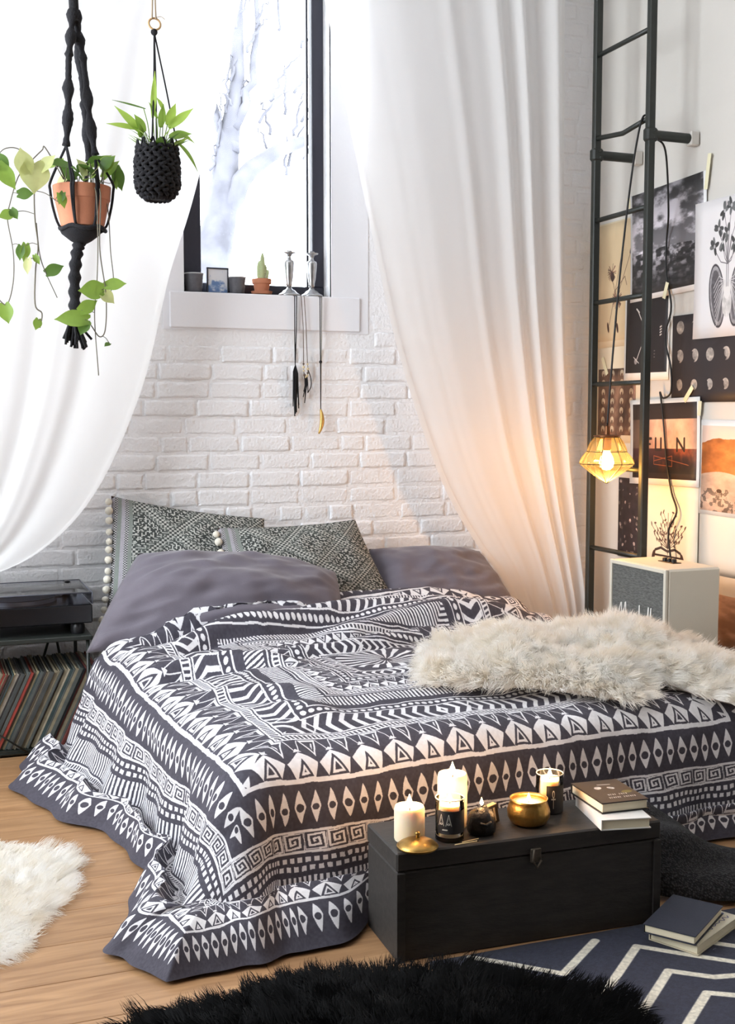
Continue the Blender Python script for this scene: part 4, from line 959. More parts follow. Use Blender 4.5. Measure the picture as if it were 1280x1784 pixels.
def label_art(kind):
    h, w = 160, 420; a = canvas(h, w, (24, 22, 24)); wt = (214, 206, 190)
    if kind == 0:
        for cx in (0.10, 0.25):
            stroke(a, [(cx - 0.055, 0.36), (cx, 0.86), (cx + 0.055, 0.36)], 0.02, wt); stroke(a, [(cx - 0.035, 0.40), (cx, 0.72), (cx + 0.035, 0.40)], 0.014, (150, 144, 132)); blob(a, cx, 0.44, 0.07, 0.045, wt); blob(a, cx, 0.44, 0.03, 0.03, (24, 22, 24))
        for k in range(9): stroke(a, [(0.125 + k * 0.012, 0.17), (0.130 + k * 0.012, 0.19 + 0.02 * (k % 2))], 0.03, wt)
        stroke(a, [(0.10, 0.06), (0.26, 0.06)], 0.008, (120, 116, 108))
    else:
        cx = 0.20; blob(a, cx, 0.70, 0.09, 0.14, (190, 184, 170)); blob(a, cx, 0.70, 0.055, 0.10, (24, 22, 24)); stroke(a, [(cx, 0.58), (cx, 0.20)], 0.05, (190, 184, 170)); stroke(a, [(cx - 0.055, 0.52), (cx + 0.055, 0.52)], 0.05, (190, 184, 170))
    return a
def jar(p, r, h, kind, rot, label, wrap, z0, z1, lg):
    c = V3(*p); t = thing('jar_candle', label, 'candle', tuple(c), 'glass jar candles on the chest')
    obj('glass', G().lathe([(r * 0.9, 0), (r, 0.004), (r, h), (r * 0.95, h), (r * 0.95, 0.014), (0.0, 0.012)], c, 40), M['clear'], t, True, auto=50)
    obj('rim', G().tube([c + V3(r * 0.975 * math.cos(w), r * 0.975 * math.sin(w), h) for w in np.linspace(0, 2 * PI, 33)], 0.0014, 6), mat('glass_rim', (220, 214, 200), 0.1), t, True)
    obj('wax_fill', G().lathe([(r * 0.93, 0.012), (r * 0.94, h * 0.86), (r * 0.85, h * 0.85), (0.0, h * 0.845)], c, 32), M['wax'], t, True, auto=60)
    wick(c + V3(0, 0, h * 0.84), 0.012, t); flame(c + V3(0, 0, h * 0.88), 0.024, t, lg)
    n = 28; P = np.zeros((n, 2, 3)); U = np.linspace(0, 1, n)
    for i in range(n):
        w = rot + (U[i] - 0.5) * wrap
        for j, zz in enumerate((z0, z1)): P[i, j] = c + V3(r * 1.012 * math.cos(w), r * 1.012 * math.sin(w), zz)
    uv = np.stack(np.meshgrid(U, [0.0, 1.0], indexing='ij'), -1)
    link('paper_label', grid_mesh('paper_label', P, image_mat('jar_label', label_art(kind), 0.6), uv), t)
jar(ch(0.150, 0.050, CH), 0.034, 0.100, 0, -PI / 2 - 0.35 + 0.75, 'lit glass jar candle with a black label of two triangles with eyes', 3.6, 0.022, 0.076, 0.5)
jar(ch(0.462, 0.150, CH), 0.034, 0.098, 1, -PI / 2 + 0.55, 'lit glass jar candle with a black label showing a looped cross', 2.6, 0.004, 0.074, 0.4)
def brass_lid():
    c = ch(0.030, 0.010, CH) + V3(0.03, 0.012, 0); t = thing('brass_pot_cover', 'round brass pot cover with a small knob in front of the short candle', 'pot cover', tuple(c))
    obj('lid_disc', G().lathe([(0.046, 0), (0.0475, 0.003), (0.046, 0.007), (0.040, 0.012), (0.025, 0.019), (0.010, 0.0225), (0.0, 0.023)], c, 40), M['brass'], t, True, auto=60)
    obj('rim', G().tube([c + V3(0.0465 * math.cos(w), 0.0465 * math.sin(w), 0.004) for w in np.linspace(0, 2 * PI, 41)], 0.0022, 6), M['brass'], t, True)
    obj('knob', G().lathe([(0.005, 0), (0.0035, 0.005), (0.0065, 0.010), (0.004, 0.0145), (0.0, 0.015)], c + V3(0, 0, 0.022), 14), M['brass'], t, True)
brass_lid()
def brass_bowl():
    c = ch(0.372, 0.085, CH); t = thing('brass_bowl_candle', 'lit candle in a round patterned brass bowl', 'candle', tuple(c))
    fr = lambda w, z: 1 + 0.012 * math.cos(20 * w) * (1 if 0.01 < z < 0.05 else 0)
    obj('bowl', G().lathe([(0.030, 0), (0.044, 0.006), (0.051, 0.020), (0.052, 0.034), (0.047, 0.050), (0.044, 0.058), (0.0465, 0.064), (0.0445, 0.064), (0.042, 0.056), (0.045, 0.050), (0.0, 0.048)], c, 60, fr), M['brass'], t, True)
    obj('wax_fill', G().lathe([(0.0425, 0.050), (0.0425, 0.053), (0.0, 0.0525)], c, 32), M['wax'], t, True)
    wick(c + V3(0, 0, 0.052), 0.010, t); flame(c + V3(0, 0, 0.056), 0.020, t, 0.45)
brass_bowl()
def owl_candle():
    c = ch(0.236, 0.060, CH); t = thing('black_candle', 'small squat black figure candle with a tiny flame', 'candle', tuple(c))
    bw = mat('black_wax', (20, 18, 19), 0.45, bump=0.3, bscale=120)
    obj('wax_body', G().lathe([(0.026, 0), (0.031, 0.006), (0.033, 0.022), (0.030, 0.040), (0.024, 0.052), (0.014, 0.060), (0.006, 0.064), (0.0, 0.064)], c, 32, lambda w, z: 1 + 0.08 * math.cos(2 * w + 0.6) + 0.05 * math.cos(5 * w) * (z / 0.06)), bw, t, True)
    for sx in (-1, 1): obj('ear', G().lathe([(0.007, 0), (0.005, 0.008), (0.0005, 0.016)], c + V3(0.014 * sx, 0.005 * sx, 0.050), 8), bw, t, True)
    obj('brow', G().tube([c + V3(-0.018, -0.028, 0.034), c + V3(-0.004, -0.033, 0.030), c + V3(0.010, -0.030, 0.036)], 0.004, 6), bw, t, True)
    wick(c + V3(0, 0, 0.062), 0.010, t); flame(c + V3(0, 0, 0.068), 0.019, t, 0.25)
owl_candle()
def matchbox():
    c = ch(0.288, 0.115, CH); t = thing('matchbox', 'small upright matchbox with a worn striped label beside the brass bowl', 'matchbox', tuple(c))
    Mx = Matrix.Translation(tuple(c)) @ Matrix.Rotation(0.15, 4, 'Z') @ Matrix.Rotation(-0.2, 4, 'Y')
    obj('sleeve', G().box((-0.019, -0.008, 0.0), (0.019, 0.008, 0.046), 0.0008, Mx), mat('matchbox_card', (46, 42, 42), 0.7), t)
    for k in range(3): obj('label_stripe', G().box((-0.013 + 0.009 * k, -0.0088, 0.006), (-0.008 + 0.009 * k, -0.0079, 0.040), 0, Mx), mat('matchbox_print', (184, 172, 150), 0.7), t)
    obj('tray_edge', G().box((-0.0175, -0.0065, 0.045), (0.0175, 0.0065, 0.0475), 0, Mx), M['match'], t)
matchbox()
for (a0, b0, a1, b1, dz, lb) in ((0.145, -0.0 + 0.006, 0.205, 0.012, 0.0, 'wooden match lying near the front edge of the chest'), (0.168, 0.016, 0.215, 0.026, 0.0, 'wooden match lying across behind the other match')):
    p, q = ch(a0, b0, CH + 0.0015 + dz), ch(a1, b1, CH + 0.0015 + dz); t = thing('match', lb, 'match', tuple(p), 'loose matches on the chest')
    obj('stick', G().tube([p, q], 0.0013, 4), M['match'], t); obj('match_head', G().ball(tuple(q), 0.002, 4), M['wick'], t, True)

def book(name, c, ang, w, d, h, cover, label, front=None, spine='left', tilt=0.0):
    """w along local x, d along local y; spine on -x; front: cover art as an array"""
    t = thing(name, label, 'book', tuple(c)); Mx = Matrix.Translation(tuple(c)) @ Matrix.Rotation(ang, 4, 'Z') @ Matrix.Rotation(tilt, 4, 'Y'); th = 0.0022
    obj('pages', G().box((-w / 2 + 0.003, -d / 2 + 0.003, th), (w / 2 - 0.003, d / 2 - 0.003, h - th), 0.001, Mx), M['paper'], t)
    cv = obj('cover', G().box((-w / 2, -d / 2, 0), (w / 2, d / 2, th), 0, Mx).box((-w / 2, -d / 2, h - th), (w / 2, d / 2, h), 0, Mx).box((-w / 2, d / 2 - th, th), (w / 2, d / 2, h - th), 0, Mx) if spine == 'back' else
             G().box((-w / 2, -d / 2, 0), (w / 2, d / 2, th), 0, Mx).box((-w / 2, -d / 2, h - th), (w / 2, d / 2, h), 0, Mx).box((-w / 2, -d / 2, th), (-w / 2 + th, d / 2, h - th), 0, Mx), cover, t)
    if front is not None:
        P = np.zeros((2, 2, 3)); 
        for i in (0, 1):
            for j in (0, 1): P[i, j] = Mx @ Vector(((i - 0.5) * (w - 0.002), (j - 0.5) * (d - 0.002), h + 0.0004))
        link('cover_print', grid_mesh('cover_print', P, image_mat(name + '_art', front, 0.5), np.array([[[0, 0], [0, 1]], [[1, 0], [1, 1]]], float), False), cv)
    return t
def art_black_book():
    h, w = 240, 260; a = canvas(h, w, (34, 33, 36)) * (0.85 + 0.3 * vnoise(h, w, 8, 3, 3)[..., None])
    blob(a, 0.36, 0.66, 0.09, 0.06, (196, 192, 186), 0.3, tex=0.6 + 0.6 * vnoise(h, w, 20, 4, 2)); blob(a, 0.62, 0.62, 0.08, 0.05, (186, 182, 176), -0.4, tex=0.6 + 0.6 * vnoise(h, w, 20, 5, 2)); stroke(a, [(0.45, 0.80), (0.70, 0.78)], 0.04, (150, 146, 142))
    blob(a, 0.82, 0.40, 0.13, 0.06, (96, 92, 44), 0.1)
    rng = np.random.default_rng(2)
    for r, (x0, x1, y) in enumerate(((0.36, 0.74, 0.30), (0.30, 0.84, 0.17))):
        n = 9 if r == 0 else 13
        for k in range(n):
            if k == 4 and r == 0 or k == 6 and r == 1: continue
            x = x0 + (x1 - x0) * k / (n - 1); stroke(a, [(x, y), (x + 0.012, y + 0.05)] if k % 2 else [(x, y + 0.045), (x + 0.008, y), (x + 0.02, y + 0.04)], 0.014, (206, 204, 200))
    return a
def art_script():
    h, w = 240, 300; a = canvas(h, w, (206, 198, 176)) * (0.95 + 0.08 * vnoise(h, w, 8, 3, 3)[..., None]); ink = (66, 62, 110)
    x = np.linspace(0.08, 0.92, 160); stroke(a, list(zip(x, 0.16 + 0.045 * np.sin(x * 62) * (0.6 + 0.4 * np.sin(x * 17)))), 0.018, ink)
    stroke(a, [(0.08, 0.10), (0.10, 0.26), (0.16, 0.26)], 0.022, ink)
    for k in range(5): blob(a, 0.93, 0.3 + k * 0.14, 0.05, 0.045, (88, 94, 130), 0.4 * k)
    return a
z0 = CH + 0.0005
bA = ch(0.590, 0.062, z0)
book('paperback_book', bA, math.radians(-12), 0.125, 0.185, 0.026, mat('white_cover', (226, 224, 220), 0.5), 'white paperback lying on the end of the chest under the black book', spine='left')
book('paperback_book', bA + V3(0.012, 0.035, 0.0268), math.radians(-4), 0.128, 0.165, 0.026, mat('black_cover', (30, 29, 32), 0.45), 'black paperback with pale lettering on top of the white one', art_black_book(), spine='back')
book('hardback_book', V3(1.712, 2.262, 0.0125), math.radians(27), 0.215, 0.125, 0.024, mat('cream_cover', (200, 190, 166), 0.6), 'cream book with purple handwriting lying on the striped rug', art_script(), spine='back')
book('hardback_book', V3(1.685, 2.268, 0.037), math.radians(35), 0.205, 0.125, 0.022, mat('navy_cloth_cover', (38, 42, 56), 0.7, bump=0.15, bscale=400), 'navy cloth book lying on top of the cream book on the rug', spine='back')

# ------------------------------------------------------------------ knitted blanket at the foot of the bed
def knit_blanket():
    top = spline([(1.66, 2.72, 0.235), (1.72, 2.70, 0.245), (1.82, 2.69, 0.20), (1.92, 2.67, 0.13), (2.02, 2.62, 0.06), (2.2, 2.56, 0.03), (2.5, 2.56, 0.02)], 90)
    bot = spline([(1.715, 2.63, 0.02), (1.735, 2.54, 0.012), (1.81, 2.44, 0.012), (1.92, 2.38, 0.012), (2.05, 2.36, 0.012), (2.25, 2.38, 0.012), (2.5, 2.42, 0.012)], 90)
    nv = 50; v = np.linspace(0, 1, nv); P = top[:, None] * (1 - v)[None, :, None] + bot[:, None] * v[None, :, None]
    U, Vv = np.meshgrid(np.linspace(0, 1, 90), v, indexing='ij')
    bulge = (0.045 - 0.02 * U) * np.sin(PI * Vv) ** 0.8 + 0.014 * np.sin(Vv * 13 + U * 5) * np.sin(PI * Vv) + 0.010 * np.sin(U * 26 + Vv * 8) * np.sin(PI * Vv)
    P[..., 1] -= bulge * 0.55; P[..., 2] += bulge * 0.75
    m = bpy.data.materials.new('charcoal_knit'); m.use_nodes = True; nt = m.node_tree; b = nt.nodes['Principled BSDF']; b.inputs['Base Color'].default_value = srgb((42, 40, 42)) + (1,); b.inputs['Roughness'].default_value = 0.95
    uvn = nt.nodes.new('ShaderNodeUVMap'); uvn.uv_map = 'UVMap'; w1_ = nt.nodes.new('ShaderNodeTexVoronoi'); w1_.inputs['Scale'].default_value = 150; mp = nt.nodes.new('ShaderNodeMapping'); mp.inputs['Scale'].default_value = (1.0, 0.45, 1)
    bp = nt.nodes.new('ShaderNodeBump'); bp.inputs['Strength'].default_value = 0.9; bp.inputs['Distance'].default_value = 0.006
    rp_ = nt.nodes.new('ShaderNodeValToRGB'); rp_.color_ramp.elements[0].color = srgb((74, 72, 74)) + (1,); rp_.color_ramp.elements[1].color = srgb((26, 25, 27)) + (1,); rp_.color_ramp.elements[1].position = 0.6
    nt.links.new(uvn.outputs[0], mp.inputs[0]); nt.links.new(mp.outputs[0], w1_.inputs['Vector']); nt.links.new(w1_.outputs['Distance'], bp.inputs['Height']); nt.links.new(w1_.outputs['Distance'], rp_.inputs[0]); nt.links.new(rp_.outputs[0], b.inputs['Base Color']); bp.invert = True; nt.links.new(bp.outputs[0], b.inputs['Normal'])
    o = tag(link('knitted_blanket', grid_mesh('knitted_blanket', P, m, np.stack([U, Vv], -1))), 'dark charcoal knitted blanket heaped on the floor beside the chest', 'blanket')
    md = o.modifiers.new('thick', 'SOLIDIFY'); md.thickness = 0.010
    obj('edge_cord', G().tube([p + V3(0, -0.004, 0.004) for p in top], 0.006, 6), m, o, True, uv=None)
knit_blanket()

# ------------------------------------------------------------------ fur
def strands(name, roots, dirs, length, width, m, parent, seg=4, curl=0.3, clump=None, grav=0.4, seed=0, zmin=None):
    """one tapering ribbon per hair, all in one mesh"""
    rng = np.random.default_rng(seed); n = len(roots); t = np.linspace(0, 1, seg + 1)
    L = length * rng.uniform(0.6, 1.15, n)
    d = dirs + rng.normal(0, curl, (n, 3)); d /= np.linalg.norm(d, axis=1)[:, None]
    P = roots[:, None, :] + d[:, None, :] * (L[:, None] * t[None])[..., None]
    P[..., 2] -= grav * (L[:, None] * t[None] ** 2)
    side = rng.normal(0, 1, (n, 3)); ph = rng.random(n) * 6.28
    wob = np.cross(d, side); wob /= np.linalg.norm(wob, axis=1)[:, None]
    P = P + wob[:, None, :] * (np.sin(t[None] * 5.5 + ph[:, None]) * L[:, None] * 0.09 * t[None])[..., None]
    if clump is not None:
        cid, ctip, k = clump; tgt = roots[:, None, :] * (1 - t)[None, :, None] + (ctip[cid])[:, None, :] * t[None, :, None]
        P = P * (1 - (k * t ** 1.3)[None, :, None]) + (tgt + (P - P[:, :1]) * 0.25) * (k * t ** 1.3)[None, :, None]
    side = np.cross(d, np.array([0.36, 0.93, -0.2])); side /= np.linalg.norm(side, axis=1)[:, None] + 1e-9
    wd = width * rng.uniform(0.7, 1.3, n)
    A = P[:, :-1] - side[:, None] * (wd[:, None] * (1 - 0.75 * t[None, :-1]))[..., None]; B = P[:, :-1] + side[:, None] * (wd[:, None] * (1 - 0.75 * t[None, :-1]))[..., None]
    V = np.concatenate([A, B, P[:, -1:]], 1); nv = 2 * seg + 1                  # A0..A(seg-1) B0.. tip
    if zmin is not None: V[..., 2] = np.maximum(V[..., 2], zmin(V))
    base = (np.arange(n) * nv)[:, None]
    q = np.array([[i, i + 1, seg + i + 1, seg + i] for i in range(seg - 1)])
    F4 = (base[:, :, None] + q[None]).reshape(-1, 4); F3 = base + np.array([[seg - 1, 2 * seg, 2 * seg - 1]])
    me = bpy.data.meshes.new(name); me.vertices.add(n * nv); me.vertices.foreach_set('co', V.reshape(-1).astype(np.float32))
    idx = np.concatenate([F4.ravel(), F3.ravel()]).astype(np.int32); me.loops.add(len(idx)); me.loops.foreach_set('vertex_index', idx)
    st = np.concatenate([np.arange(len(F4)) * 4, len(F4) * 4 + np.arange(len(F3)) * 3]).astype(np.int32); me.polygons.add(len(st)); me.polygons.foreach_set('loop_start', st)
    me.update(calc_edges=True); me.materials.append(m); me.polygons.foreach_set('use_smooth', [True] * len(st))
    return link(name, me, parent, kind='stuff')
def surf_sample(P, n, seed):
    """random points and normals on a (nu, nv, 3) patch"""
    rng = np.random.default_rng(seed); nu, nv = P.shape[:2]; du = np.gradient(P, axis=0); dv = np.gradient(P, axis=1); N = np.cross(du, dv); A = np.linalg.norm(N, axis=2); N = N / (A[..., None] + 1e-12)
    if N[..., 2].mean() < 0: N = -N
    pr = A.ravel() / A.sum(); k = rng.choice(nu * nv, n, p=pr); i, j = k // nv, k % nv
    fu = np.clip(i + rng.uniform(-0.5, 0.5, n), 0, nu - 1.001); fv = np.clip(j + rng.uniform(-0.5, 0.5, n), 0, nv - 1.001); a, b = fu.astype(int), fv.astype(int); x, y = (fu - a)[:, None], (fv - b)[:, None]
    Q = P[a, b] * (1 - x) * (1 - y) + P[a + 1, b] * x * (1 - y) + P[a, b + 1] * (1 - x) * y + P[a + 1, b + 1] * x * y
    return Q, N[i, j], fu / nu, fv / nv
def fur_mat(name, c, c2, rough=0.8):
    m = bpy.data.materials.new(name); m.use_nodes = True; nt = m.node_tree; b = nt.nodes['Principled BSDF']; b.inputs['Roughness'].default_value = rough
    tc = nt.nodes.new('ShaderNodeTexCoord'); n = nt.nodes.new('ShaderNodeTexNoise'); n.inputs['Scale'].default_value = 16; r = nt.nodes.new('ShaderNodeValToRGB'); r.color_ramp.elements[0].position = 0.3; r.color_ramp.elements[1].position = 0.62
    r.color_ramp.elements[0].color = srgb(c2) + (1,); r.color_ramp.elements[1].color = srgb(c) + (1,)
    nt.links.new(tc.outputs['Object'], n.inputs['Vector']); nt.links.new(n.outputs[0], r.inputs[0]); nt.links.new(r.outputs[0], b.inputs['Base Color'])
    tr = nt.nodes.new('ShaderNodeBsdfTranslucent'); mx = nt.nodes.new('ShaderNodeMixShader'); mx.inputs[0].default_value = 0.5
    nt.links.new(r.outputs[0], tr.inputs[0]); nt.links.new(b.outputs[0], mx.inputs[1]); nt.links.new(tr.outputs[0], mx.inputs[2]); nt.links.new(mx.outputs[0], nt.nodes['Material Output'].inputs[0])
    return m
M['white_fur'] = fur_mat('white_fur', (250, 248, 244), (242, 235, 222)); M['black_fur'] = fur_mat('black_fur', (7, 7, 8), (4, 4, 5), 0.9)
def clumps(Q, N, n_c, length, grav, seed):
    rng = np.random.default_rng(seed); ci = rng.choice(len(Q), n_c, replace=False); C = Q[ci]
    # nearest clump in chunks
    cid = np.empty(len(Q), int)
    for s_ in range(0, len(Q), 4000): 
        D = ((Q[s_:s_ + 4000, None, :] - C[None]) ** 2).sum(-1); cid[s_:s_ + 4000] = D.argmin(1)
    tip = C + N[ci] * length * 0.75 + rng.normal(0, length * 0.35, C.shape); tip[:, 2] -= grav * length
    return cid, tip
def fur_throw():
    F_ = spline([(1.40, 3.19, 0.445), (1.52, 3.11, 0.445), (1.72, 3.04, 0.440), (1.90, 2.92, 0.42), (1.99, 2.90, 0.41), (2.12, 3.02, 0.43), (2.22, 2.88, 0.40), (2.36, 2.80, 0.37), (2.5, 2.80, 0.32)], 110)
    B_ = spline([(1.44, 3.26, 0.46), (1.62, 3.56, 0.47), (1.85, 3.66, 0.48), (2.05, 3.62, 0.49), (2.20, 3.52, 0.49), (2.32, 3.44, 0.48), (2.42, 3.36, 0.46), (2.52, 3.26, 0.43), (2.60, 3.16, 0.39)], 110)
    nv = 60; v = np.linspace(0, 1, nv); P = F_[:, None] * (1 - v)[None, :, None] + B_[:, None] * v[None, :, None]; U, Vv = np.meshgrid(np.linspace(0, 1, 110), v, indexing='ij')
    env = (np.sin(PI * Vv) ** 0.6) * (np.clip(np.sin(PI * np.clip(U * 1.03, 0, 1)), 0, 1) ** 0.5)
    nz = np.array([[mnoise.noise(Vector((P[i, j, 0] * 4.2, P[i, j, 1] * 4.2, 2.2))) + 0.6 * mnoise.noise(Vector((P[i, j, 0] * 9, P[i, j, 1] * 9, 7.2))) for j in range(nv)] for i in range(110)])
    P[..., 2] += env * (0.055 + 0.055 * nz + 0.05 * np.exp(-((P[..., 0] - 2.18) / 0.14) ** 2) * np.exp(-((P[..., 1] - 3.32) / 0.2) ** 2))
    hide = tag(link('fur_throw', grid_mesh('fur_throw', P, M['white_fur'])), 'shaggy white fur throw crumpled on the duvet', 'throw')
    md = hide.modifiers.new('thick', 'SOLIDIFY'); md.thickness = 0.012
    n = 52000; Q, N, u, vv = surf_sample(P, n, 5)
    # edge hairs point outwards
    cen = P.reshape(-1, 3).mean(0); out = Q - cen; out[:, 2] = 0; out /= np.linalg.norm(out, axis=1)[:, None]; e = np.maximum(np.abs(vv - 0.5) * 2, 0) ** 4
    D = N * 0.8 + out * (0.15 + 0.9 * e)[:, None] + np.array([0.0, -0.35, 0.0])
    cl_ = clumps(Q, D / np.linalg.norm(D, axis=1)[:, None], 1500, 0.055, 0.25, 3)
    strands('fur', Q, D, 0.066, 0.0011, M['white_fur'], hide, 4, 0.35, (cl_[0], cl_[1], 0.62), 0.35, 4)
fur_throw()
def fur_rug(name, cx, cy, R, z, m, n, ln, wd, label, seed, rot=0.0, clump_n=700, lean=(0, 0, 0), grav=0.35, wob=0.06, step=False):
    a = np.linspace(0, 2 * PI, 97); rr = np.linspace(0, 1, 26); rng = np.random.default_rng(seed); ph = rng.random(5) * 6.28
    edge = 1 + wob * (np.sin(3 * a + ph[0]) + 0.6 * np.sin(5 * a + ph[1]) + 0.5 * np.sin(9 * a + ph[2]))
    edge[-1] = edge[0]
    A, RR = np.meshgrid(a, rr, indexing='ij'); ex = np.cos(A) * R[0] * RR * edge[:, None]; ey = np.sin(A) * R[1] * RR * edge[:, None]
    P = np.stack([cx + ex * math.cos(rot) - ey * math.sin(rot), cy + ex * math.sin(rot) + ey * math.cos(rot), z + 0.012 * (1 - RR ** 6)], -1)
    if step: P[..., 2] -= 0.012 * sm(P[..., 0], 1.10, 1.0)
    o = tag(link(name, grid_mesh(name, P, m)), label, 'rug'); Q, N, u, v = surf_sample(P[:, 1:], n, seed)
    N = np.abs(N) * np.array([0, 0, 1.0]); out = Q - np.array([cx, cy, z]); out[:, 2] = 0; L = np.linalg.norm(out, axis=1)[:, None]; out /= L + 1e-9
    D = np.array([0, 0, 0.75]) + out * (0.35 + 0.7 * v[:, None] ** 3) + np.array(lean); Dn = D / np.linalg.norm(D, axis=1)[:, None]
    cl_ = clumps(Q, Dn, clump_n, ln, grav * 0.6, seed + 1)
    strands('fur', Q, D, ln, wd, m, o, 4, 0.32, (cl_[0], cl_[1], 0.5), grav, seed + 2, zmin=(lambda p: 0.001 + (0.0125 * sm(p[..., 0], 1.0, 1.06) if step else 0)))
fur_rug('white_sheepskin', -0.10, 3.13, (0.47, 0.42), 0.004, M['white_fur'], 30000, 0.060, 0.0012, 'round white sheepskin rug on the wooden floor', 31)
fur_rug('black_fur_rug', 0.80, 1.97, (0.56, 0.40), 0.016, M['black_fur'], 42000, 0.060, 0.0013, 'shaggy black fur rug lying over the striped rug', 47, rot=math.radians(-21), clump_n=1000, step=True)

# striped flat rug
def stripe_rug():
    x0, x1, y0, y1 = 1.06, 2.75, 1.15, 2.357; res = 900; hh = int(res * (y1 - y0) / (x1 - x0))
    lines = STRIPES
    y, x = np.mgrid[0:hh, 0:res]; X = x0 + (x + 0.5) / res * (x1 - x0); Y = y0 + (y + 0.5) / hh * (y1 - y0); dm = np.full((hh, res), 9.0)
    for pl in lines:
        for (ax, ay), (bx_, by_) in zip(pl[:-1], pl[1:]):
            dx, dy = bx_ - ax, by_ - ay; t = np.clip(((X - ax) * dx + (Y - ay) * dy) / (dx * dx + dy * dy), 0, 1); dm = np.minimum(dm, np.hypot(X - ax - t * dx, Y - ay - t * dy))
    k = np.clip((0.0105 - dm) / 0.002 + 0.5, 0, 1)[..., None]; nz = vnoise(hh, res, (200, 280), 4, 2)[..., None]
    a = (np.array((46, 48, 62)) / 255) * (1 - k) + (np.array((206, 200, 184)) / 255) * k; a = a * (0.86 + 0.28 * nz)
    n = 40; U, Vv = np.meshgrid(np.linspace(0, 1, n), np.linspace(0, 1, n), indexing='ij'); P = np.stack([x0 + U * (x1 - x0), y0 + Vv * (y1 - y0) - 0.02 * U, 0.011 + 0.0008 * np.sin(U * 30) * np.sin(Vv * 23)], -1)
    o = tag(link('striped_rug', grid_mesh('striped_rug', P, image_mat('zigzag_weave', a, 0.95, bump=0.4, bscale=260), np.stack([U, Vv], -1))), 'navy flat-woven rug with cream zigzag lines in front of the chest', 'rug')
    md = o.modifiers.new('thick', 'SOLIDIFY'); md.thickness = 0.009; md.offset = -1
STRIPES = [[(1.158, 2.344), (1.315, 2.2), (1.47, 2.319)], [(1.155, 1.918), (1.317, 2.061), (1.544, 2.258), (1.71, 2.11), (1.841, 2.0)], [(1.335, 1.956), (1.541, 2.13), (1.616, 2.069), (1.669, 2.057), (1.799, 1.953)], [(1.403, 1.891), (1.558, 2.016), (1.61, 1.983), (1.739, 1.886)], [(1.685, 2.245), (1.763, 2.176), (1.897, 2.062)], [(1.034, 2.323), (1.094, 2.271), (1.171, 2.213)]]
stripe_rug()

# ------------------------------------------------------------------ things on the window ledge
ZS, YS = wz0 + 0.0003, 4.892
def ribbed_pot(x, r, h, label):
    t = thing('ceramic_pot', label, 'pot', (x, YS, ZS), 'grey ribbed pots on the window ledge')
    prof = [(r * 0.82, 0)] + [(r * (0.82 + 0.18 * k / 12) * (1 + (0.018 if k % 2 else -0.012)), h * k / 12) for k in range(1, 12)] + [(r, h), (r * 0.9, h), (r * 0.8, h * 0.4), (0.0, h * 0.35)]
    obj('pot_wall', G().lathe(prof, (x, YS, ZS), 32), M['charcoal_pot'], t, True)
    obj('rim', G().tube([(x + r * 0.98 * math.cos(w), YS + r * 0.98 * math.sin(w), ZS + h) for w in np.linspace(0, 2 * PI, 33)], 0.003, 6), mat('pale_rim', (188, 188, 192), 0.5), t, True)
ribbed_pot(1.112, 0.040, 0.078, 'grey ribbed ceramic pot at the curtain end of the window ledge')
ribbed_pot(1.297, 0.037, 0.070, 'grey ribbed ceramic pot between the photo frame and the cactus')
def photo_frame():
    x0, x1, h = 1.168, 1.262, 0.108; t = thing('photo_frame', 'small thin dark frame with a blue and white picture on the ledge', 'picture frame', ((x0 + x1) / 2, YS, ZS))
    fm = mat('dark_frame_metal', (72, 74, 84), 0.4, 0.6); y = YS + 0.004
    for lo, hi in (((x0, 0), (x0 + 0.006, h)), ((x1 - 0.006, 0), (x1, h)), ((x0, 0), (x1, 0.006)), ((x0, h - 0.006), (x1, h))): obj('frame_bar', G().box((lo[0], y - 0.005, ZS + lo[1]), (hi[0], y + 0.005, ZS + hi[1]), 0.001), fm, t)
    a = canvas(120, 100, (236, 238, 244)); yy, xx = np.mgrid[0:120, 0:100]; k = sm(vnoise(120, 100, (5, 4), 6, 4) + 0.35 * (1 - yy / 60), 0.5, 0.8)[..., None]; a = a * (1 - k) + np.array((110, 140, 190)) / 255 * k
    P = np.array([[[x0 + 0.005, y, ZS + 0.005], [x0 + 0.005, y, ZS + h - 0.005]], [[x1 - 0.005, y, ZS + 0.005], [x1 - 0.005, y, ZS + h - 0.005]]]); link('picture', grid_mesh('picture', P, image_mat('blue_picture', a, 0.4), np.array([[[0, 0], [0, 1]], [[1, 0], [1, 1]]], float), False), t)
    obj('back_stand', G().box((1.21, y + 0.006, ZS), (1.22, y + 0.045, ZS + 0.004)).box((1.205, y + 0.005, ZS), (1.225, y + 0.009, ZS + h - 0.01)), fm, t)
photo_frame()
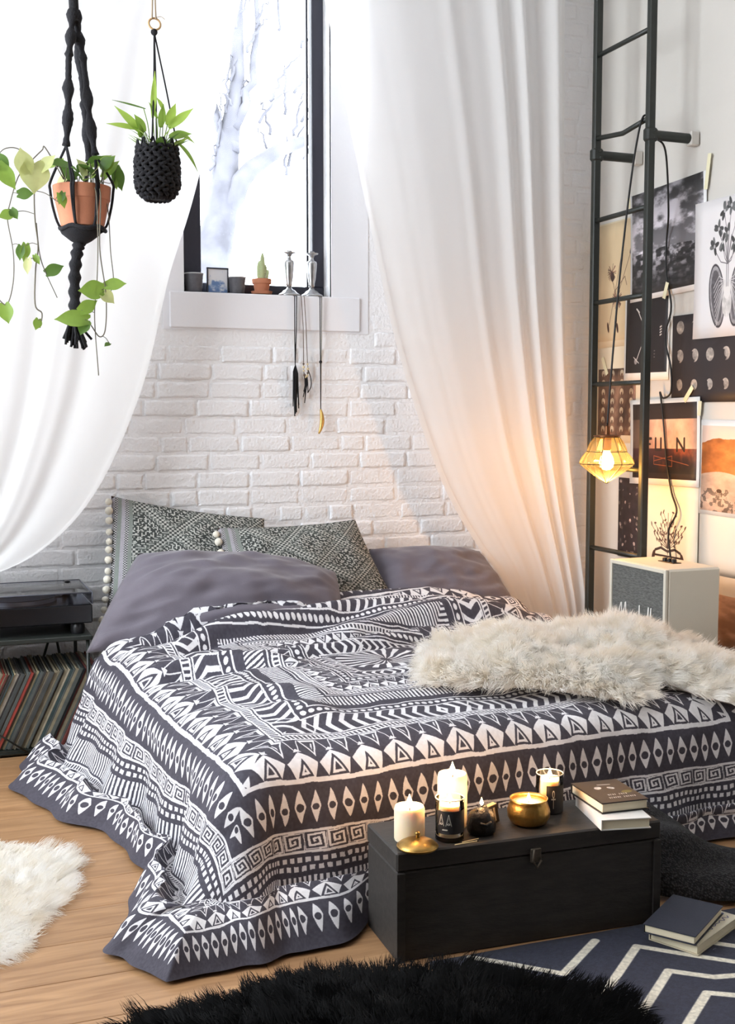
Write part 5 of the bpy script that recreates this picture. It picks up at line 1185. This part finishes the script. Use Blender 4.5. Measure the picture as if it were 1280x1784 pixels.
def cactus():
    c = V3(1.405, YS, ZS); t = thing('potted_cactus', 'pale spiny cactus in a terracotta pot on a saucer', 'cactus', tuple(c))
    obj('saucer', G().lathe([(0.030, 0), (0.042, 0.004), (0.046, 0.016), (0.043, 0.016), (0.038, 0.006), (0.0, 0.005)], c, 32), M['terracotta'], t, True, auto=50)
    obj('pot', G().lathe([(0.027, 0.006), (0.036, 0.048), (0.041, 0.048), (0.042, 0.068), (0.038, 0.068), (0.035, 0.060), (0.0, 0.058)], c, 32), M['terracotta'], t, True, auto=40)
    obj('soil', G().lathe([(0.036, 0.060), (0.02, 0.063), (0.0, 0.064)], c, 20), M['soil'], t, True)
    for dx, dy, r, h, tl in ((-0.006, 0, 0.013, 0.085, -0.05), (0.010, 0.004, 0.011, 0.070, 0.12), (0.0, -0.008, 0.012, 0.118, 0.02), (0.016, -0.004, 0.008, 0.05, 0.25)):
        p = c + V3(dx, dy, 0.06); path = [p + V3(tl * z, 0, z) for z in np.linspace(0, h, 8)]; st = obj('cactus_stem', G().tube(path, [r * 0.7, r, r * 1.05, r, r * 0.98, r * 0.9, r * 0.7, r * 0.2], 10), M['cactus'], t, True)
        g = G()
        for k in range(60):
            w = random.random() * 6.28; z = random.random() * h; q = p + V3(tl * z + r * 0.9 * math.cos(w), r * 0.9 * math.sin(w), z); e = q + V3(0.010 * math.cos(w), 0.010 * math.sin(w), 0.005); g.add([q + V3(0, 0, 0.0007), q - V3(0, 0, 0.0007), e], [(0, 1, 2)])
        obj('spines', g, M['pom'], st, kind='stuff')
    obj('flower_stalk', G().tube(spline([c + V3(0.005, 0, 0.17), c + V3(0.004, 0, 0.21), c + V3(0.016, 0, 0.245), c + V3(0.026, 0, 0.258)], 14), 0.0016, 6), M['cactus'], t, True)
cactus()
def candlestick(x, label):
    c = V3(x, 4.893, ZS); t = thing('silver_candlestick', label, 'candlestick', tuple(c), 'silver candlesticks on the window ledge')
    obj('base', G().lathe([(0.048, 0), (0.050, 0.004), (0.046, 0.009), (0.034, 0.015), (0.026, 0.024), (0.014, 0.030), (0.009, 0.040)], c, 32, lambda w, z: 1 + 0.025 * math.cos(8 * w)), M['silver'], t, True)
    obj('stem', G().lathe([(0.009, 0.040), (0.013, 0.048), (0.013, 0.056), (0.017, 0.075), (0.022, 0.125), (0.023, 0.142), (0.021, 0.150), (0.011, 0.156), (0.008, 0.166), (0.010, 0.172)], c, 24, lambda w, z: 1 + 0.03 * math.cos(8 * w)), M['silver'], t, True)
    obj('drip_pan', G().lathe([(0.010, 0.170), (0.014, 0.178), (0.028, 0.183), (0.029, 0.187), (0.014, 0.186), (0.012, 0.194), (0.010, 0.194), (0.0, 0.182)], c, 28), M['silver'], t, True)
candlestick(1.528, 'tarnished silver candlestick standing next to the potted cactus'); candlestick(1.630, 'tarnished silver candlestick in front of the dark window frame')
def tassel_necklace():
    t = thing('tassel_necklace', 'black cord necklace with a long black tassel hanging below the ledge', 'necklace', (1.535, 4.80, 1.755)); y = 4.830
    for dx in (-0.004, 0.005): obj('cord', G().tube([(1.535 + dx, y + 0.045, 1.757), (1.535 + dx, y - 0.003, 1.752), (1.535 + dx * 0.8, y, 1.60), (1.533, y, 1.46)], 0.0022, 6), M['black_cord'], t, True)
    for k in range(16):
        w = random.random() * 6.28; r = random.uniform(0.002, 0.012); z = random.uniform(1.395, 1.45); L = random.uniform(0.10, 0.165); x = 1.534 + r * math.cos(w)
        obj('tassel_strand', G().tube([(1.534, y, 1.462), (x, y - 0.004 + 0.5 * r * math.sin(w), z), (x + random.uniform(-0.010, 0.008), y - 0.005 + r * math.sin(w), z - L)], [0.0016, 0.0030, 0.0022], 5), M['black_cord'], t, True)
tassel_necklace()
def bead_necklace():
    t = thing('bead_necklace', 'thin bead necklace with pale beads and black fringe beside the tassel', 'necklace', (1.572, 4.80, 1.755)); y = 4.828
    bm_ = mat('bone_bead', (206, 186, 146), 0.5); br_ = mat('dark_bead', (88, 70, 58), 0.5)
    for dx in (-0.006, 0.007): obj('chain', G().tube([(1.566 + dx, y + 0.045, 1.757), (1.567 + dx, y, 1.752), (1.575 + dx, y, 1.62), (1.578 + dx * 1.3, y, 1.47)], 0.0016, 5), br_, t, True)
    lp = spline([(1.5702, y, 1.472), (1.570, y, 1.450), (1.572, y, 1.425), (1.579, y, 1.408), (1.587, y, 1.420), (1.589, y, 1.446), (1.5871, y, 1.472)], 40)
    obj('bead_string', G().tube(lp, 0.0014, 5), br_, t, True)
    for k in range(9): obj('bead', G().ball(tuple(lp[2 + int(k * 4.4)]), 0.0058 if k % 2 else 0.0044, 6), bm_ if k % 3 else br_, t, True)
    for k in range(7):
        p = lp[12 + 2 * k]; L = random.uniform(0.06, 0.11); obj('fringe_strand', G().tube([p, p + V3(0.003, -0.002, -0.03), p + V3(random.uniform(-0.010, 0.006), 0, -L)], 0.0020, 5), M['black_cord'], t, True)
    obj('loop', G().tube(spline([lp[32], (1.602, y, 1.405), (1.603, y, 1.370), (1.590, y, 1.345)], 12), 0.0020, 5), M['black_cord'], t, True)
bead_necklace()
def feather_necklace():
    t = thing('feather_necklace', 'long black chain with a golden feather pendant hanging below the ledge', 'necklace', (1.648, 4.80, 1.755)); y = 4.829
    for dx in (-0.0035, 0.0045): obj('chain', G().tube([(1.648 + dx, y + 0.045, 1.757), (1.648 + dx, y - 0.002, 1.752), (1.648 + dx * 0.6, y, 1.53), (1.647, y, 1.27)], 0.0021, 6), M['black_cord'] if dx < 0 else mat('grey_chain', (120, 116, 108), 0.4, 0.7), t, True)
    obj('knot', G().ball((1.6465, y - 0.002, 1.475), 0.007, 6), M['black_cord'], t, True)
    V = []; n = 14
    for k in range(n + 1):
        z = k / n; w = 0.0155 * math.sin(PI * min(1, z * 0.93 + 0.04)) ** 0.8; bx_ = 1.646 + 0.010 * math.sin(z * 2.6) - 0.014 * z * z; V += [(bx_ - w * 0.6, y - 0.001, 1.272 - 0.105 * z), (bx_, y - 0.006, 1.272 - 0.105 * z), (bx_ + w * 0.6, y - 0.001, 1.272 - 0.105 * z)]
    F = [(3 * k + j, 3 * k + j + 1, 3 * k + j + 4, 3 * k + j + 3) for k in range(n) for j in (0, 1)]
    o = obj('feather_pendant', G().add(V, F), mat('gold_feather', (206, 168, 96), 0.35, 0.6, var=0.2, vscale=60), t, True); md = o.modifiers.new('thick', 'SOLIDIFY'); md.thickness = 0.0025
feather_necklace()

# ------------------------------------------------------------------ hanging plants
def leaf_geo(L, w, kind='heart', bend=0.25, fold=0.18):
    """leaf in its own frame: stem at the origin, tip along +x, flat in xy"""
    n = 9; V = []; F = []
    for i in range(n + 1):
        u = i / n
        if kind == 'heart': ww = w * (math.sin(PI * min(1, u * 0.82 + 0.16)) ** 0.8) * (1 - u ** 5) + (0.0 if u < 1 else 0)
        else: ww = w * math.sin(PI * min(1, u * 0.9 + 0.07)) ** 0.7 * (1 - u ** 4) + 0.0006
        x = L * (u - (0.10 if kind == 'heart' and i == 0 else 0)); z = -bend * L * u * u
        V += [(x, -ww, z + fold * ww), (x, -ww * 0.5, z + fold * ww * 0.3), (L * u, 0, z), (x, ww * 0.5, z + fold * ww * 0.3), (x, ww, z + fold * ww)]
    for i in range(n):
        for j in range(4): F.append((i * 5 + j, i * 5 + j + 1, i * 5 + j + 6, i * 5 + j + 5))
    return V, F
def put_leaf(par, p, tipdir, face, L, w, m, kind='heart', bend=0.25, name='leaf'):
    x = V3(*tipdir); x /= np.linalg.norm(x); z = V3(*face); z = z - x * (z @ x); z /= np.linalg.norm(z) + 1e-9; yv = np.cross(z, x)
    V, F = leaf_geo(L, w, kind, bend); P = [V3(*p) + x * a + yv * b + z * c for a, b, c in V]
    return obj(name, G().add(P, F), m, par, True)
# layout units for the two hangers: about 1.7 mm each, x to the right and y downwards from the ceiling side, dy = depth
def at1(x, y, dy=0.0): return V3(0.491 + (x - 145) * 0.00168, 3.60 + dy, 1.886 - (y - 345) * 0.00165)
def at2(x, y, dy=0.0): return V3(0.749 + (x - 271) * 0.00180, 3.80 + dy, 2.070 - (y - 275) * 0.00177)
def macrame():
    t = thing('macrame_hanger', 'black macrame plant hanger with a knotted tail and fringe', 'plant hanger', tuple(at1(140, 410)))
    c = at1(143, 0); R = 0.088; zr, zb = at1(0, 335)[2], at1(0, 403)[2]; k0 = at1(143, 0)
    obj('top_cord', G().tube([(at1(133, 0)[0], 3.6, 3.55), (at1(134, 0)[0], 3.6, 2.9), tuple(at1(134, -20)), tuple(at1(136, 40))], 0.014, 10), M['black_cord'], t, True)
    def sinnet(path, ampl, freq):
        q = spline(path, 60); u = np.linspace(0, 1, 60); r = 0.0125 + ampl * np.sin(u * 2 * PI * freq) * np.where((u > 0.42) & (u < 0.58), 0.0, 1) - 0.0035 * ((u > 0.42) & (u < 0.58)); 
        g = G().tube(q, r, 10); g.v = [tuple(V3(*v) + 0.0022 * V3(mnoise.noise(Vector(v) * 130), mnoise.noise(Vector(v) * 130 + Vector((5, 5, 5))), 0)) for v in g.v]; return g
    obj('braided_strap', sinnet([at1(133, 20), at1(129, 60, -0.01), at1(124, 100, -0.02), at1(121, 150, -0.03), at1(119, 200, -0.04), at1(114, 262, -0.05)], 0.0045, 5), M['black_cord'], t, True)
    obj('braided_strap', sinnet([at1(138, 20), at1(143, 60, 0.01), at1(149, 100, 0.0), at1(154, 160, -0.01), at1(158, 210, -0.01), at1(165, 270, -0.02)], 0.0045, 5), M['black_cord'], t, True)
    obj('braided_strap', sinnet([at1(138, 22, 0.02), at1(147, 100, 0.04), at1(156, 190, 0.06), at1(163, 270, 0.075)], 0.003, 4), M['black_cord'], t, True)
    cc = V3(at1(143, 0)[0], 3.60, 0)
    def onring(a, r, z): return V3(cc[0] + r * math.cos(a), cc[1] + r * math.sin(a), z)
    for top, angs in ((at1(114, 262, -0.05), (PI * 0.97, PI * 1.36)), (at1(165, 270, -0.02), (-0.10 * PI, PI * 1.62)), (at1(163, 270, 0.075), (0.42 * PI, 0.66 * PI))):
        for a in angs:
            for da in (-0.035, 0.035):
                obj('netting_cord', G().tube(spline([top, onring(a + da, R * 1.0, zr + 0.03), onring(a + da, R * 1.03, zr), onring(a + da * 0.5, R * 0.93, (zr + zb) / 2), onring(a, R * 0.70, zb + 0.005), cc + V3(-0.008, 0, zb - 0.022)], 26), 0.0038, 6), M['black_cord'], t, True)
    ring = [onring(a, R * 0.74, zb + 0.004 + 0.004 * math.sin(5 * a)) for a in np.linspace(0, 2 * PI, 41)]
    obj('base_ring', G().tube(ring, 0.0065, 8), M['black_cord'], t, True)
    obj('gather_knot', G().lathe([(0.014, -0.035), (0.030, -0.026), (0.056, -0.006), (0.062, 0.006), (0.0, 0.008)], cc + V3(-0.006, 0, zb - 0.004), 20), M['black_cord'], t, True)
    tail = spline([cc + V3(-0.008, 0, zb - 0.03), at1(132, 440, -0.01), at1(127, 480, -0.01), at1(126, 530, -0.01), at1(124, 570, -0.01)], 50); u = np.linspace(0, 1, 50)
    g = G().tube(tail, 0.0165 + 0.003 * np.sin(u * 50), 10); obj('tail_cord', g, M['black_cord'], t, True)
    for k in range(30):
        a = random.random() * 6.28; r = random.uniform(0.0, 0.020); p = tail[-1] + V3(r * 0.7 * math.cos(a), r * 0.7 * math.sin(a), 0.01); q = at1(130, 600 + random.uniform(-6, 14), -0.01) + V3(2.4 * r * math.cos(a) + random.uniform(-0.010, 0.010), 1.6 * r * math.sin(a), 0)
        obj('fringe_strand', G().tube(spline([p, (p + q) / 2 + V3(random.uniform(-0.004, 0.004), 0, 0), q], 7), 0.0040, 5), M['black_cord'], t, True)
macrame()
def pothos():
    cx = at1(143, 0)[0]; zt, zb = at1(0, 326)[2], at1(0, 400)[2]; c = V3(cx, 3.60, zb)
    t = thing('hanging_pothos', 'trailing green pothos in a terracotta pot held by the macrame hanger', 'plant', tuple(c)); h = zt - zb
    obj('pot', G().lathe([(0.052, 0), (0.062, 0.006), (0.079, h * 0.68), (0.081, h * 0.68), (0.084, h), (0.079, h), (0.074, h * 0.9), (0.0, h * 0.85)], c, 40), M['terracotta'], t, True, auto=40)
    obj('soil', G().lathe([(0.076, h * 0.88), (0.04, h * 0.93), (0.0, h * 0.94)], c, 24), M['soil'], t, True)
    VP = []
    def T(pts, r=0.0022): q = spline(pts, 60); VP.extend(q); obj('vine', G().tube(q, r, 6), M['vine'], t, True)
    rim = lambda x: at1(x, 318, -0.03)
    T([rim(112), at1(100, 295, -0.05), at1(85, 288, -0.06), at1(64, 300, -0.07), at1(58, 345, -0.07), at1(58, 395, -0.07), at1(62, 440, -0.07), at1(57, 480, -0.07), at1(55, 540, -0.07), at1(66, 555, -0.07), at1(62, 580, -0.07)])
    T([at1(60, 400, -0.07), at1(64, 450, -0.07), at1(72, 480, -0.07), at1(92, 527, -0.07)], 0.0015)
    T([at1(58, 298, -0.055), at1(36, 275, -0.05), at1(14, 275, -0.05), at1(0, 290, -0.05), at1(-12, 320, -0.05)], 0.0016)
    T([rim(110), at1(80, 268, -0.04), at1(74, 272, -0.04), at1(56, 292, -0.05), at1(34, 320, -0.05), at1(18, 370, -0.05), at1(14, 395, -0.05), at1(22, 450, -0.05), at1(21, 500, -0.05), at1(10, 540, -0.05), at1(-6, 530, -0.05)], 0.0017)
    T([rim(158), at1(159, 350, -0.10), at1(160, 430, -0.10), at1(157, 500, -0.10), at1(152, 560, -0.10), at1(157, 662, -0.10)], 0.0016)
    T([rim(166), at1(166, 350, -0.10), at1(163, 440, -0.10), at1(172, 520, -0.10), at1(170, 580, -0.10), at1(160, 594, -0.10), at1(146, 575, -0.10)], 0.0018)
    T([rim(176), at1(184, 370, -0.04), at1(186, 440, -0.05), at1(190, 495, -0.05), at1(180, 520, -0.05)], 0.0016)
    T([at1(58, 385, -0.07), at1(40, 380, -0.06), at1(20, 384, -0.06)], 0.0013); T([at1(58, 345, -0.07), at1(76, 350, -0.08), at1(95, 364, -0.09)], 0.0013); T([rim(178), at1(190, 318, -0.02), at1(200, 310, 0.0)], 0.0012)
    A, B, C_ = M['leaf_a'], M['leaf_b'], M['leaf_c']; fc = (-0.25, -1, 0.15)
    for (x, y, tx, ty, L, w, m, dy) in ((58, 300, 58, 338, 50, 26, B, -0.08), (44, 318, 34, 268, 42, 17, B, -0.085), (70, 310, 88, 288, 34, 13, B, -0.08),
            (2, 305, 24, 340, 48, 14, A, -0.06), (-4, 290, 20, 318, 34, 14, C_, -0.055), (32, 352, 56, 350, 26, 11, C_, -0.06), (22, 385, -2, 394, 26, 10, A, -0.06), (20, 378, 30, 396, 20, 8, C_, -0.06),
            (42, 437, 38, 470, 30, 9, A, -0.07), (34, 440, 30, 466, 26, 8, C_, -0.07), (75, 485, 104, 470, 32, 11, C_, -0.07), (45, 462, 42, 492, 28, 8, B, -0.075), (6, 540, 10, 570, 34, 13, A, -0.05), (60, 565, 54, 586, 20, 8, A, -0.07), (56, 455, 62, 470, 18, 6, A, -0.07),
            (168, 512, 128, 515, 44, 17, A, -0.10), (172, 505, 202, 500, 36, 13, A, -0.10), (165, 516, 184, 532, 28, 12, B, -0.10), (140, 565, 84, 562, 56, 17, A, -0.10), (128, 550, 150, 536, 34, 12, A, -0.10), (138, 568, 128, 588, 28, 11, C_, -0.10), (178, 605, 170, 608, 14, 5, C_, -0.09),
            (203, 288, 210, 326, 42, 12, C_, 0.0), (200, 308, 202, 328, 20, 5, A, 0.0), (98, 350, 106, 372, 26, 9, A, -0.095), (104, 348, 90, 378, 22, 7, C_, -0.095)):
        p = at1(x, y, dy); q = at1(tx, ty, dy - 0.012); n_ = min(VP, key=lambda v: np.linalg.norm(v - p)); e_ = p - n_
        if np.linalg.norm(e_) > 0.004: obj('stalk', G().tube(spline([n_, n_ + e_ * 0.5 + V3(0, 0, 0.12 * np.linalg.norm(e_)), p + (q - p) * 0.08], 10), 0.0011, 5), M['vine'], t, True)
        put_leaf(t, p, q - p, (fc[0] + random.uniform(-0.4, 0.4), -1, random.uniform(0.0, 0.6)), L * 0.00168, w * 0.00168, m, bend=random.uniform(0.05, 0.3))
    for k in range(20):
        a = random.uniform(0, 6.28); r = random.uniform(0.02, 0.07); p = V3(cx + r * math.cos(a), 3.6 + r * math.sin(a), zt - 0.01); q = p + V3(random.uniform(-0.02, 0.02), random.uniform(-0.02, 0.02), random.uniform(0.02, 0.085))
        obj('stalk', G().tube([p, (p + q) / 2 + V3(0.004, 0, 0), q], 0.0016, 5), M['vine'], t, True)
        put_leaf(t, q, (math.cos(a) * 0.6, math.sin(a) * 0.6 - 0.2, random.uniform(-0.4, 0.9)), (random.uniform(-0.5, 0.5), -0.8, 0.8), random.uniform(0.045, 0.075), random.uniform(0.014, 0.024), random.choice((A, A, C_, C_, B)), bend=random.uniform(0.1, 0.4))
pothos()
def basket_hanger():
    t = thing('crochet_basket', 'black crocheted basket hung from a wooden ring on twine', 'hanging basket', tuple(at2(272, 352)))
    for dx in (-0.004, 0.004): obj('twine', G().tube([(at2(270, 0)[0] + dx * 0.3, 3.8, 3.55), tuple(at2(270, -10) + V3(dx, 0, 0)), tuple(at2(270, 38) + V3(dx * 1.5, 0, 0))], 0.0026, 6), M['twine'], t, True)
    obj('twine_end', G().tube(spline([at2(272, 36), at2(282, 33), at2(289, 37)], 8), 0.0012, 5), M['twine'], t, True)
    rc = at2(271, 47); obj('hanging_ring', G().tube([rc + V3(0.0185 * math.cos(a), 0.004 * math.sin(a), 0.0185 * math.sin(a)) for a in np.linspace(0, 2 * PI, 33)], 0.0034, 8), M['ring'], t, True)
    obj('knot', G().ball(tuple(at2(270, 61)), 0.011, 7), M['black_cord'], t, True)
    c = V3(at2(272, 0)[0], 3.80, at2(0, 355)[2]); Rb = 0.064; Hb = at2(0, 265)[2] - c[2]
    for a in (-2.0, -0.35, 1.4): obj('cord', G().tube(spline([at2(270, 62), c + V3(Rb * 0.45 * math.cos(a), Rb * 0.45 * math.sin(a), Hb + 0.20), c + V3(Rb * math.cos(a), Rb * math.sin(a), Hb + 0.012)], 16), 0.0026, 6), M['black_cord'], t, True)
    rows = 15
    for k in range(rows):
        z = 0.006 + (Hb - 0.006) * k / (rows - 1); r = Rb * (0.62 + 0.42 * math.sin(min(1, k / 4.0) * PI / 2)) * (1.0 if k < 11 else 1.0 - 0.02 * (k - 10))
        n = 120; q = [(c[0] + (r + 0.0035 * math.sin(w * 15 + k * 1.3)) * math.cos(w), c[1] + (r + 0.0035 * math.sin(w * 15 + k * 1.3)) * math.sin(w), c[2] + z + 0.004 * math.sin(w * 15 + k * PI)) for w in np.linspace(0, 2 * PI, n)]
        obj('crochet_round', G().tube(q, 0.0063, 6), M['black_cord'], t, True)
    obj('liner', G().lathe([(0.030, 0.004), (Rb * 0.93, 0.04), (Rb * 0.95, Hb - 0.01), (Rb * 0.88, Hb - 0.012), (0.0, Hb - 0.016)], c, 28), mat('dark_liner', (26, 25, 28), 0.9), t, True)
    for k in range(12):
        a = 2 * PI * k / 12; obj('rim_loop', G().tube(spline([c + V3(Rb * math.cos(a), Rb * math.sin(a), Hb), c + V3(Rb * 0.98 * math.cos(a + 0.13), Rb * 0.98 * math.sin(a + 0.13), Hb + 0.026), c + V3(Rb * math.cos(a + 0.26), Rb * math.sin(a + 0.26), Hb)], 10), 0.0035, 6), M['black_cord'], t, True)
    # the plant in it
    p0 = c + V3(0, 0, Hb - 0.01); pl = thing('leafy_plant', 'bright green strap-leaved plant growing in the crocheted basket', 'plant', tuple(p0)); A, B, C_ = M['leaf_a'], leaf_mat('fresh_lime_leaf', (158, 186, 82)), M['leaf_c']
    obj('soil', G().lathe([(Rb * 0.88, 0.0), (0.0, 0.006)], p0, 20), M['soil'], pl, True)
    for (x, y, tx, ty, L, w, m, b) in ((245, 245, 200, 203, 66, 7, B, 0.10), (238, 236, 182, 231, 58, 5, B, 0.08), (262, 215, 265, 138, 78, 4.5, B, -0.03), (290, 230, 330, 194, 56, 7, B, 0.05), (287, 225, 300, 190, 40, 7, B, 0.05), (290, 245, 322, 238, 40, 8, A, 0.1), (300, 236, 334, 243, 36, 4, B, 0.5), (305, 254, 345, 288, 56, 3.6, A, 0.45), (248, 240, 232, 218, 34, 7, A, 0.1), (270, 215, 246, 172, 30, 3, A, 0.1), (275, 230, 280, 190, 40, 6, A, 0.1), (240, 250, 238, 232, 24, 6, A, 0.1), (250, 200, 187, 190, 60, 1.6, C_, 0.05), (282, 200, 268, 180, 26, 4, B, 0.1)):
        p = at2(x, y, -0.03); q = at2(tx, ty, -0.05); r_ = p0 + V3(max(-0.045, min(0.045, (p[0] - p0[0]) * 0.6)), -0.02, 0.0)
        obj('stem', G().tube(spline([r_, (r_ + p) / 2 + V3(0, 0, 0.01), p + (q - p) * 0.06], 10), 0.0016, 5), A, pl, True)
        put_leaf(pl, p, q - p, (random.uniform(-0.3, 0.3), -1, 0.5), L * 0.0018, w * 0.0018 * 1.15, m, 'strap', b)
    for k in range(34):
        a = random.uniform(0, 6.28); r = random.uniform(0.005, 0.04); p = p0 + V3(r * math.cos(a), r * math.sin(a), 0.0); el = random.uniform(0.5, 1.6)
        put_leaf(pl, p, (math.cos(a), math.sin(a), el), (-math.cos(a) * 0.6, -0.5, 0.8), random.uniform(0.05, 0.10), random.uniform(0.007, 0.013), random.choice((A, C_, C_, B)), 'strap', random.uniform(0.1, 0.5))
basket_hanger()
